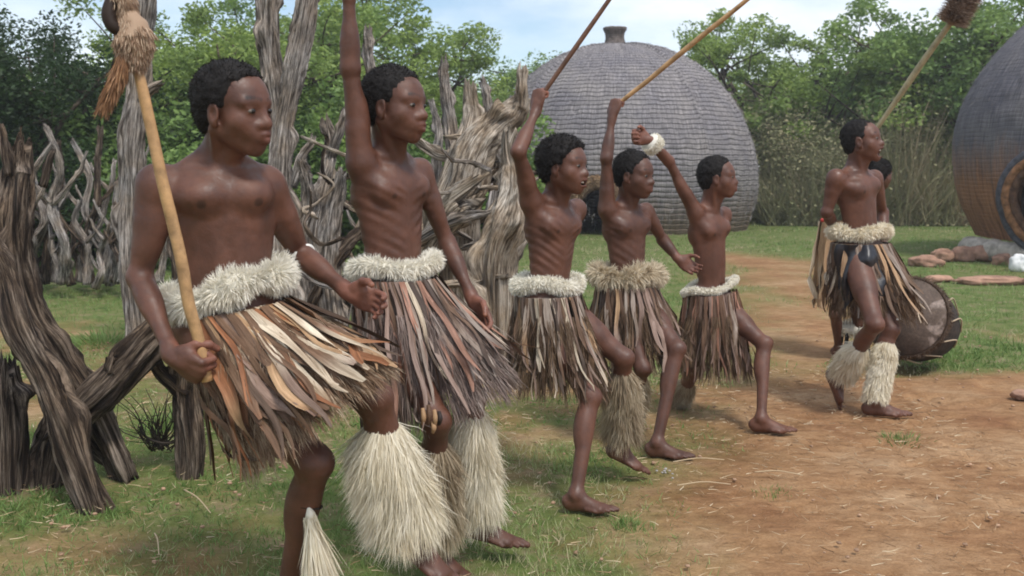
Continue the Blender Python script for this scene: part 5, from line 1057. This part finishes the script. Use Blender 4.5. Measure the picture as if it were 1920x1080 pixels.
for k in range(12):
    a = k*2*np.pi/12; u = e1*math.cos(a)+e2*math.sin(a); u2 = e1*math.cos(a+.2)+e2*math.sin(a+.2); V, F = tube([dc+dax*0.14+u*0.272, dc-dax*0.05+u2*0.277, dc-dax*0.25+u*0.225], [.005]*2, 12, 6); mesh('thong', V, F, M['raw_thong'], shell)
V, F = tube([P(1650, 575, 6.3), P(1655, 592, 6.28), P(1664, 603, 6.28), P(1690, 597, 6.3)], [.008, .006, .009, .005], 16, 8); mesh('strap_end', V, F, M['bead'], dr)
# low black stand with white trim seen between the legs
q = PZ(1612, 640, 0); st2 = empty('low_stool', q, 'small dark stool with pale fleece seat glimpsed between the singer and drum', 'stool'); st2.location = (q[0], 6.9, 0)
qq = A(P(1605, 600, 6.9)[0]+0.03, 7.0, 0)
V, F = rock_geo(qq+A(0, 0, .20), .11, 3, (1, .8, .45), 12, .15); bag = Bag(); bag.add(V, F, rnd=np.full(len(V), .6)); k = rg.integers(0, len(V), 1500); v, f, rn = strands(V[k], V[k]-(qq+A(0, 0, .2)), .03, .004, rg, .3, .5, 3); bag.add(v, f, rnd=rn); bag.build('fleece_seat', M['fur_white'], st2)
for dx, dy in ((-.07, -.05), (.07, -.05), (-.07, .05), (.07, .05)): rod('leg', [qq+A(dx*1.2, dy*1.2, 0), qq+A(dx, dy, .18)], [.014, .014], M['cord'], st2, 8, 6)
# ------------------------------------------------------------------ weathered logs and stumps
def wlog(name, pieces, mat, label, cat='log', group=None, rough=0.2, seed=1, res=0.02, ground_end=False):
    bag = Bag()
    for i, (pts, jag) in enumerate(pieces):
        W = [P(a, b, y) for a, b, y, r in pts]; R = [r*y/FPX for a, b, y, r in pts]
        V, F, uv = log_geo(W, R, seed*7+i*3+1, rough, jag, 0.8, max(res, R[0]*0.16), m=int(np.clip(np.mean(R)*900, 20, 64))); bag.add(V, F, uv=uv)
    o = bag.build(name, mat); return tag(o, label, cat, group)
def gy(py): return float(PZ(960, py, 0)[1])
# foreground left, crossed logs
wlog('log', [([(44, 268, 4.25, 24), (42, 330, 4.25, 38), (36, 400, 4.2, 42), (34, 470, 4.2, 44), (66, 570, 4.2, 47), (120, 665, 4.2, 47), (190, 780, 4.25, 44), (238, 905, 4.25, 36)], (1, .3)), ([(18, 330, 4.2, 15), (8, 280, 4.2, 12), (2, 236, 4.2, 8)], (0, 1)), ([(80, 350, 4.2, 14), (94, 300, 4.2, 10), (100, 282, 4.2, 6)], (0, 1))],
    M['wood_dark'], 'thick dark log with a broken crown curving down behind the other left logs', rough=0.19, seed=3)
wlog('log', [([(-25, 440, 3.95, 26), (5, 520, 3.95, 32), (38, 620, 3.92, 40), (90, 720, 3.9, 43), (140, 830, 3.88, 40), (182, 975, 3.86, 34)], (.5, .4))],
    M['wood_dark'], 'dark weathered log slanting in from the left edge to the ground', rough=0.2, seed=5)
wlog('log', [([(118, 812, 4.1, 38), (190, 735, 4.12, 46), (262, 660, 4.15, 46), (330, 600, 4.2, 42), (430, 530, 4.3, 30)], (.8, .6)), ([(205, 690, 4.1, 16), (212, 668, 4.08, 9)], (0, 1))],
    M['wood_dark'], 'thick grey brown log rising to the right behind the nearest dancer’s arm', rough=0.18, seed=8)
wlog('stump', [([(12, 690, 4.1, 36), (16, 780, 4.08, 40), (14, 975, 4.05, 44)], (1, .3))], M['wood_dark'], 'upright dark stump at the left edge under the slanting log', 'stump', rough=0.2, seed=11)
wlog('stump', [([(352, 640, 4.3, 30), (352, 760, 4.3, 32), (356, 912, 4.28, 33)], (.6, .3)), ([(350, 740, 4.3, 20), (310, 700, 4.28, 18), (285, 672, 4.26, 15)], (0, 1))],
    M['wood_dark'], 'forked upright stump standing just behind the fist that grips the staff', 'stump', rough=0.2, seed=13)
wlog('stump', [([(112, 770, 4.2, 40), (96, 850, 4.18, 44), (84, 960, 4.12, 46)], (1, .3)), ([(150, 800, 4.25, 24), (190, 850, 4.25, 26), (236, 890, 4.25, 18)], (0, .4))], M['wood_dark'], 'squat dark stump in shade where the left logs cross', 'stump', rough=0.24, seed=15)
# dry twig bundle and hoop
bag = Bag(); c = P(300, 800, 4.45)
for k in range(46):
    a = c+A(rg.normal()*0.03, rg.normal()*0.03, -0.10); e = a+A(rg.normal()*0.10, rg.normal()*0.06, rg.uniform(.05, .26)); m = (a+e)/2+rg.normal(size=3)*0.03
    V, F = tube([a, m, e], [.0035, .0015], 8, 5); bag.add(V, F)
V, F = tube([P(262, 800, 4.4), P(272, 818, 4.38), P(300, 830, 4.36), P(332, 828, 4.38), P(345, 812, 4.4)], [.006]*2, 30, 6); bag.add(V, F)
tag(bag.build('twig_bundle', M['bark']), 'bundle of thin dark twigs with a bent hoop left of the forked stump', 'twigs')
# tall poles
wlog('pole', [([(270, -60, 7.0, 34), (266, 60, 7.0, 33), (262, 180, 7.0, 30), (254, 300, 7.0, 31), (250, 430, 7.0, 32), (256, 560, 7.0, 33), (262, 690, 7.0, 35)], (0, .2)), ([(268, 190, 6.95, 14), (286, 168, 6.9, 13), (298, 158, 6.9, 10)], (0, 1))],
    M['wood_grey'], 'tall grey tree trunk pole with a side knot behind the staff', 'pole', rough=0.17, seed=17)
wlog('pole', [([(498, -70, 6.7, 28), (502, 30, 6.7, 28), (508, 110, 6.68, 28), (516, 190, 6.65, 24), (528, 300, 6.6, 20)], (0, .3))], M['wood_grey'], 'tall grey pole, left arm of the V just right of the nearest head', 'pole', rough=0.17, seed=19)
wlog('pole', [([(590, -70, 6.5, 27), (574, 20, 6.5, 28), (556, 130, 6.5, 28), (536, 230, 6.5, 29), (526, 330, 6.5, 32), (528, 450, 6.5, 34), (534, 570, 6.5, 36), (538, 735, 6.5, 38)], (0, .2))], M['wood_grey'], 'tall leaning grey pole, right arm of the V between the two nearest heads', 'pole', rough=0.17, seed=23)
wlog('pole', [([(690, 62, 7.2, 13), (692, 120, 7.2, 15), (700, 300, 7.2, 18), (705, 520, 7.2, 20), (705, 680, 7.2, 22)], (1, 0))], M['wood_grey'], 'thin broken pole top poking up beside the raised arm', 'pole', rough=0.22, seed=29)
# tangle between the second dancer and the hut
G = 'weathered logs of the kraal tangle'
for i, (pieces, mt, lb, rf) in enumerate([
  ([([(832, 118, 7.6, 13), (838, 170, 7.6, 15), (846, 240, 7.6, 18), (858, 340, 7.5, 22), (862, 480, 7.5, 24), (858, 640, 7.5, 26)], (1, 0))], 'wood_grey', 'slender grey stump with a blunt top, right of the second dancer’s head', .17),
  ([([(882, 160, 7.2, 17), (880, 215, 7.2, 21), (862, 290, 7.1, 32), (828, 380, 7.05, 42), (792, 470, 7.0, 46), (765, 560, 7.0, 50), (750, 690, 7.0, 54)], (1, 0))], 'wood_pale', 'pale flat topped stump leaning left beside the second dancer', .2),
  ([([(980, 180, 7.0, 18), (955, 205, 7.0, 36), (915, 245, 7.0, 48), (888, 300, 7.0, 52), (872, 370, 7.0, 48), (862, 470, 7.0, 44), (868, 650, 7.0, 46)], (.3, 0)), ([(975, 205, 6.95, 14), (976, 165, 6.95, 14), (978, 128, 6.95, 13)], (0, 1))], 'wood_pale', 'thick pitted log arching over toward the hut with an upright stub', .26),
  ([([(952, 262, 6.6, 20), (958, 330, 6.6, 42), (946, 420, 6.6, 50), (930, 520, 6.6, 52), (925, 700, 6.6, 56)], (1, 0))], 'wood_pale', 'broad pale trunk standing behind the middle boy’s back', .26),
  ([([(878, 365, 6.55, 44), (850, 400, 6.6, 42), (812, 450, 6.65, 34), (772, 520, 6.7, 24), (740, 600, 6.7, 22)], (1, .4))], 'wood_pale', 'pale sawn branch end pointing right in the tangle of logs', .16),
  ([([(918, 398, 6.5, 6), (890, 404, 6.5, 13), (850, 412, 6.5, 16), (800, 440, 6.55, 16), (760, 470, 6.6, 14)], (.6, 0))], 'wood_grey', 'pointed grey snag jutting right above the second belt', .2),
  ([([(840, 470, 6.4, 18), (870, 520, 6.4, 22), (905, 580, 6.4, 24), (925, 640, 6.45, 20), (945, 640, 6.5, 12)], (1, .6))], 'wood_pale', 'curving root sloping down to the right beside the second skirt', .24),
  ([([(760, 250, 7.3, 10), (800, 275, 7.3, 14), (840, 290, 7.3, 15), (875, 268, 7.3, 10)], (.8, .8))], 'wood_pale', 'short crossways branch just right of the second dancer’s neck', .2),
  ([([(612, 225, 7.3, 12), (622, 290, 7.3, 16), (606, 370, 7.2, 19), (592, 470, 7.1, 20), (600, 600, 7.0, 22), (604, 690, 7.0, 24)], (1, 0)), ([(622, 290, 7.25, 12), (640, 240, 7.2, 10), (646, 205, 7.2, 7)], (0, 1))], 'wood_grey', 'forked grey stump between the V pole and the raised arm', .26),
  ([([(566, 300, 6.9, 13), (578, 370, 6.9, 17), (572, 450, 6.9, 18), (584, 560, 6.9, 20), (580, 700, 6.9, 22)], (1, 0))], 'wood_grey', 'knotted grey stump right against the V pole', .28),
  ([([(640, 330, 6.8, 15), (632, 400, 6.8, 22), (624, 480, 6.8, 26), (634, 580, 6.75, 30), (640, 715, 6.7, 34)], (1, 0))], 'wood_grey', 'stout grey stump left of the second dancer’s ribs', .28),
  ([([(588, 258, 7.5, 9), (566, 300, 7.5, 12), (548, 350, 7.5, 12)], (1, 0))], 'wood_grey', 'small curled snag touching the V pole', .22),
  ([([(690, 420, 6.9, 10), (655, 455, 6.85, 15), (618, 510, 6.8, 18), (590, 580, 6.8, 20), (566, 690, 6.8, 20)], (1, 0))], 'wood_dark', 'dark limb leaning across behind the second belt', .26),
  ([([(810, 190, 7.9, 8), (822, 250, 7.9, 11), (818, 330, 7.8, 13), (806, 450, 7.8, 15)], (1, 0))], 'wood_grey', 'thin grey stick standing behind the slender blunt stump', .2),
  ([([(905, 150, 8.0, 9), (920, 215, 8.0, 13), (930, 300, 8.0, 16), (920, 460, 7.9, 18)], (1, 0))], 'wood_grey', 'grey stake half hidden behind the arching log', .2)]):
    wlog('stump', pieces, M[mt], lb, 'stump', G, rough=rf, seed=31+i*2)
rq = np.random.default_rng(77)
def rand_log(x, yb, yt, Y, r, seed, mat, label, group, name='stump', lean=0.25, forks=1, cat='stump', rough=.26):
    """one gnarled upright from a foot pixel (x, yb) to a top pixel row yt"""
    H = yb-yt; k = 5; pts = []; dx = rq.normal()*lean*H
    for i in range(k): t = i/(k-1); pts.append((x+dx*t+rq.normal()*H*0.035*(0 < i < 4), yb-H*t, Y+rq.normal()*.04, r*(1.15-0.55*t)))
    pieces = [(pts[::-1], (1, 0))]
    for f in range(forks):
        t = rq.uniform(.45, .8); b = pts[int(t*4)]; s = rq.choice([-1, 1]); l = H*rq.uniform(.18, .38)
        pieces.append(([(b[0]+s*l*.6, b[1]-l*.9, Y, r*.28), (b[0]+s*l*.4, b[1]-l*.45, Y, r*.42), (b[0], b[1], Y, r*.6)], (1, 0)))
    return wlog(name, pieces, mat, label, cat, group, rough, seed, 0.035)
# more of the tangle, low roots and inner stakes
def wriggle(i, mat, label, group):
    x, y = rq.uniform(570, 950), rq.uniform(300, 600); a = rq.uniform(0, 2*np.pi); Y = rq.uniform(6.35, 7.4); r = rq.uniform(5, 13); pts = []; k = int(rq.integers(4, 7)); cur = rq.normal()*.5
    for j in range(k):
        pts.append((x, y, Y+rq.normal()*.1, r*(1-.65*j/k))); a += cur+rq.normal()*.35; l = rq.uniform(30, 62); x += math.cos(a)*l; y -= abs(math.sin(a))*l*.8 if j else math.sin(a)*l*.4; y = max(y, 250)
    return wlog('branch', [(pts, (1, 1))], mat, label, 'branch', group, .26, 500+i, 0.03)
for i in range(26): wriggle(i, M[['wood_grey', 'wood_pale', 'wood_pale', 'wood_dark'][i % 4]], 'twisted bare branch caught among the upright stumps of the log tangle', 'bare branches in the kraal tangle')
TL = 'twisted weathered stake filling the log tangle behind the second dancer'
for i in range(30):
    x = rq.uniform(565, 965); yt = rq.uniform(300, 470); 
    rand_log(x, rq.uniform(600, 690), yt, rq.uniform(6.9, 8.2), rq.uniform(8, 15), 200+i, M[['wood_grey', 'wood_pale', 'wood_pale'][i % 3]], TL, 'stakes inside the kraal tangle', 'stake', .35, 1, 'stake')
for i in range(9):
    x = 445+i*11+rq.normal()*5; rand_log(x, rq.uniform(600, 660), rq.uniform(330, 440), rq.uniform(7.6, 9), rq.uniform(8, 14), 260+i, M['wood_grey'], 'grey stake standing behind the nearest dancer’s left shoulder', 'stakes behind the nearest dancer', 'stake', .2, 1, 'stake')
# far dead wood fence on the left
LBL = ['tallest forked grey stump in the far left dead wood fence', ]
spots = [(120, 235, 20), (172, 240, 17), (205, 262, 16), (60, 300, 18), (85, 265, 15), (150, 300, 14), (225, 250, 14), (30, 320, 18), (10, 270, 15), (190, 330, 16), (135, 350, 15), (100, 350, 15), (215, 340, 15), (70, 380, 15), (162, 375, 14), (45, 360, 14), (235, 380, 14), (110, 420, 12), (180, 420, 14), (-15, 300, 16), (-30, 350, 14), (20, 400, 13), (145, 410, 12), (200, 400, 12), (300, 330, 14), (330, 360, 14), (365, 300, 13)]
for i, (x, yt, r) in enumerate(spots):
    rand_log(x, 532+rq.normal()*4, yt, 10.6+rq.uniform(-.5, .6), r*.60, 300+i, M[['wood_grey', 'wood_dark', 'wood_grey'][i % 3]], 'weathered stake among many in the far dead wood fence at the left', 'stakes of the far dead wood fence', 'stake', .16, 2, 'stake', .28)

# ------------------------------------------------------------------ trees
def crown_leaves(cl, rad, per, leaf, rng, flat=0.7):
    n = len(cl); k = rng.integers(0, n, n*per); d = rng.normal(size=(n*per, 3)); d /= np.linalg.norm(d, axis=1)[:, None]; rr = rng.random(n*per)**0.45
    p = cl[k]+d*rr[:, None]*rad[k][:, None]*A(1, 1, flat)
    a = rng.normal(size=p.shape)*A(1, 1, .6); a /= np.linalg.norm(a, axis=1)[:, None]; b = perp(a, rng); s = leaf*rng.uniform(.6, 1.35, len(p))[:, None]
    V = np.stack([p-a*s*.9, p+b*s*.42-a*s*.1, p+a*s, p-b*s*.42-a*s*.1], 1).reshape(-1, 3); Q = np.arange(len(p)*4).reshape(-1, 4)
    base = rng.random(n)[k]
    return V, Q, np.repeat(np.clip(rng.beta(2, 2, len(p))*0.7+0.3*base, 0, 1), 4)
def tree_meshes(seed, H, CR, trunk_h, leaf, nlimb, nsub, per, clr, lean=(0, 0), low=0.0, flat=.7, tr=None):
    """returns trunk geometry (with limbs) and crown geometry at the origin"""
    rng = np.random.default_rng(seed); tr = tr or H*0.028
    top = A(lean[0], lean[1], trunk_h); bag = Bag(); cl, rad = [], []
    def tb(pts, rs, n=10, m=8):
        V, F = tube(pts, rs, n, m); uv = np.stack([np.arctan2(V[:, 0]-pts[0][0], V[:, 1]-pts[0][1])*.1, V[:, 2]], -1); bag.add(V, F, uv=uv)
    tb([A(0, 0, -.1), top*A(.3, .3, .5), top], [tr*1.25, tr, tr*.8], 14, 12)
    for i in range(nlimb):
        az = i*2.399+rng.normal()*.3; rr = CR*rng.uniform(.35, .95); z = trunk_h+(H-trunk_h)*(rng.uniform(low, .95))*(1-.25*rr/CR)
        e = A(math.cos(az)*rr, math.sin(az)*rr, z)+A(lean[0], lean[1], 0)*.8; m = (top+e)/2+A(0, 0, (H-trunk_h)*.05)+rng.normal(size=3)*CR*.08
        tb([top*A(1, 1, rng.uniform(.75, 1)), m, e], [tr*.55, tr*.34, tr*.12]); cl.append(e); rad.append(clr*rng.uniform(.7, 1.2))
        for j in range(nsub):
            s = m+(e-m)*rng.uniform(0, .9); q = s+rng.normal(size=3)*A(1, 1, .7)*CR*.26+A(0, 0, .1*CR); tb([s, (s+q)/2+rng.normal(size=3)*.06, q], [tr*.2, tr*.13, tr*.05], 6, 5)
            cl.append(q); rad.append(clr*rng.uniform(.5, 1.1))
    V, Q, rn = crown_leaves(np.array(cl), np.array(rad), per, leaf, rng, flat); return bag, (V, Q, rn)
PROT = {}
def proto(key, mat, **kw):
    bag, (V, Q, rn) = tree_meshes(**kw); PROT[key] = (bag, V, Q, rn, mat)
def tree(key, X, Y, s, rot, label, group=None, name='tree', cat='tree', sz=1.0):
    bag, V, Q, rn, mat = PROT[key]
    r = empty(name, (X, Y, 0), label, cat, group)
    if not isinstance(bag, tuple):
        t = bag.build('trunk', M['bark']); c = mesh('crown', V, [Q], M[mat], None, False, {'rnd': rn}); PROT[key] = ((t, c), V, Q, rn, mat)
    else: t, c = bag[0].copy(), bag[1].copy(); COL.objects.link(t); COL.objects.link(c)
    t, c = (PROT[key][0] if not isinstance(bag, tuple) else (t, c))
    for o in (t, c): o.parent = r
    r.scale = (s, s, s*sz); r.rotation_euler = (0, 0, rot); return r
proto('umb', 'leaf_bright', seed=4, H=5.6, CR=3.6, trunk_h=1.5, leaf=.075, nlimb=15, nsub=6, per=210, clr=.62, lean=(.9, 0), low=.25, flat=.6)
proto('rnd', 'leaf_bright', seed=9, H=6.2, CR=3.0, trunk_h=1.4, leaf=.07, nlimb=16, nsub=7, per=230, clr=.62, low=.0, flat=.8)
proto('mid', 'leaf_mid', seed=14, H=6.0, CR=3.2, trunk_h=1.2, leaf=.075, nlimb=16, nsub=7, per=240, clr=.68, low=-.05, flat=.8)
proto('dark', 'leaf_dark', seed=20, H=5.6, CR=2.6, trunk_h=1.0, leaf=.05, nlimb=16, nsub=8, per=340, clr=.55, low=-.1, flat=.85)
proto('thin', 'leaf_mid', seed=27, H=5.2, CR=1.9, trunk_h=1.8, leaf=.07, nlimb=9, nsub=4, per=130, clr=.45, low=.2, flat=.8)
proto('bush', 'leaf_mid', seed=33, H=2.4, CR=1.8, trunk_h=.3, leaf=.06, nlimb=14, nsub=6, per=180, clr=.5, low=-.1, flat=.9)
def TX(px, Y): return float(P(px, 300, Y)[0])
def TH(py, Y): return float(P(960, py, Y)[2])
def T(key, px, Y, topy, rot, label, **kw):
    H = {'umb': 5.6, 'rnd': 6.2, 'mid': 6.0, 'dark': 5.6, 'thin': 5.2, 'bush': 2.4}[key]; s = TH(topy, Y)/(H*1.02); return tree(key, TX(px, Y), Y, s, rot, label, **kw)
T('umb', 1400, 27, 18, 0.1, 'spreading green tree with a leaning dark trunk, right of the thatched hut', sz=1.0)
T('rnd', 1285, 33, 25, 1.2, 'pale green tree directly behind the hut’s right shoulder')
T('rnd', 1560, 30, 35, 2.3, 'bright green tree behind the singing dancer’s head')
T('mid', 1730, 26, -10, 0.5, 'full green tree behind the fuzzy knobbed stick')
T('mid', 1850, 24, -60, 3.2, 'tall green tree rising left of the dark hut')
T('rnd', 1655, 34, 95, 4.0, 'lower distant tree in the gap of sky above the singer')
T('mid', 2010, 30, -60, 1.1, 'tree behind the dark hut at the right edge')
T('thin', 990, 30, 75, 0.4, 'sparse small tree silhouetted left of the hut top')
T('thin', 1035, 33, 78, 2.4, 'airy small treetop touching the left side of the hut')
T('rnd', 850, 27, 80, 0.2, 'leafy tree above the slender blunt stump')
T('mid', 905, 30, 118, 3.0, 'low green tree behind the arching log')
T('rnd', 745, 22, 10, 1.8, 'bright tree behind the second dancer’s head')
T('umb', 690, 25, -20, 2.9, 'wide tree behind the raised arm')
T('rnd', 600, 19, -20, 0.9, 'bright green tree seen through the V of the poles')
T('rnd', 420, 17, -40, 3.9, 'yellow green tree behind the nearest dancer’s head')
T('rnd', 385, 20, -40, 5.0, 'bright tree just right of the tall knotted pole')
T('mid', 520, 24, -30, 2.1, 'green tree far behind the left arm of the V poles')
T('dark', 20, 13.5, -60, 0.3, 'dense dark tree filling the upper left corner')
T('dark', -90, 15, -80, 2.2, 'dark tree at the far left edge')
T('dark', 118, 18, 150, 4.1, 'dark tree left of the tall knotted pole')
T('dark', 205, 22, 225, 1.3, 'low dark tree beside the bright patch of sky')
T('bush', 330, 14, 200, .4, 'green bush behind the nearest dancer’s shoulder', name='bush', cat='bush')
T('bush', 440, 15, 190, 1.4, 'green bush behind the nearest dancer’s neck', name='bush', cat='bush')
T('bush', 580, 15.5, 210, 2.4, 'green bush seen low between the V pole and raised arm', name='bush', cat='bush')
T('bush', 720, 16, 190, 3.4, 'green bush behind the second dancer’s chest', name='bush', cat='bush')
T('bush', 850, 17, 200, 4.4, 'green bush behind the slender and flat topped stumps', name='bush', cat='bush')
T('bush', 120, 15, 190, 5.4, 'shaded bush behind the far dead wood fence', name='bush', cat='bush')
T('bush', 10, 14.5, 180, 0.9, 'shaded bush at the left edge behind the dead wood fence', name='bush', cat='bush')
T('bush', 230, 17, 240, 3.1, 'shaded bush just left of the tall knotted pole', name='bush', cat='bush')
# far wood closing the view
def mass(name, n, x0, x1, y0, y1, hf, leaf, mat, label, cat, stems=0):
    rng = np.random.default_rng(n); k = 260; cx = rng.uniform(x0, x1, k); cy = rng.uniform(y0, y1, k); cz = rng.random(k)*np.array([hf(a) for a in cx])
    V, Q, rn = crown_leaves(np.stack([cx, cy, cz], 1), rng.uniform(.5, 1.3, k), n//k, leaf, rng, .8); o = mesh(name, V, [Q], M[mat], None, False, {'rnd': rn}); tag(o, label, cat, kind='stuff'); return o
mass('far_wood', 60000, -26, 34, 36, 42, lambda x: 2.6+.6*math.sin(x*.5), .13, 'leaf_wood', 'far mass of green bushveld trees closing the view behind everything', 'woodland')
mass('far_wood', 42000, -14, 0, 21, 25, lambda x: 2.2+.4*math.sin(x), .09, 'leaf_wood', 'dense green undergrowth behind the dead wood fences', 'undergrowth')
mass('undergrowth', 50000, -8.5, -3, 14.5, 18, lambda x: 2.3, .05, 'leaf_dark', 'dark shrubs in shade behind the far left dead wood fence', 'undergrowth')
# dry brush thicket right of the hut
n = 16000; xx = rg.uniform(TX(1395, 25), TX(1960, 25), n); yy = rg.uniform(22.5, 25.5, n); hh = (2.3+.5*np.sin(xx*1.7)+1.0*noise3(xx*1.3, yy, 0, 4))*rg.uniform(.15, 1.0, n)
v, f, rn = strands(np.stack([xx, yy, np.zeros(n)], 1), np.stack([rg.normal(size=n)*.42, rg.normal(size=n)*.3, np.ones(n)], 1), hh, .022, rg, .1, .9, 4)
base = np.repeat(fbm(xx*.9, yy, 0, 3, 5)*.8+.1, 9); tag(mesh('dry_brush', v, f, M['thicket'], None, True, {'rnd': np.clip(rn*.7+base, 0, 1)}), 'tangled dry olive and brown brush between the hut and the dark hut', 'brush', kind='stuff')
mass('undergrowth', 60000, TX(1395, 25.5), TX(1960, 25.5), 22.8, 26, lambda x: 2.0+.7*math.sin(x*2.3), .05, 'thicket', 'dry leafy undergrowth mixed into the brown brush', 'undergrowth')
# ------------------------------------------------------------------ air
x0, x1, y0, y1, z0, z1 = -70, 70, -12, 48, -1.2, 14
V = [(x, y, z) for x in (x0, x1) for y in (y0, y1) for z in (z0, z1)]
hz_ = bpy.data.materials.new('haze'); hz_.use_nodes = True; N, L = hz_.node_tree.nodes, hz_.node_tree.links; N.remove(N['Principled BSDF'])
pv = N.new('ShaderNodeVolumePrincipled'); pv.inputs['Density'].default_value = 0.002; pv.inputs['Color'].default_value = (0.95, 0.96, 1.0, 1); pv.inputs['Anisotropy'].default_value = 0.2
L.new(pv.outputs['Volume'], N['Material Output'].inputs['Volume'])
tag(mesh('haze', V, [np.array([[0, 1, 3, 2], [4, 6, 7, 5], [0, 4, 5, 1], [2, 3, 7, 6], [0, 2, 6, 4], [1, 5, 7, 3]])], hz_, None, False), 'thin pale haze hanging over the yard', 'haze', kind='stuff')
S.cycles.volume_bounces = 0
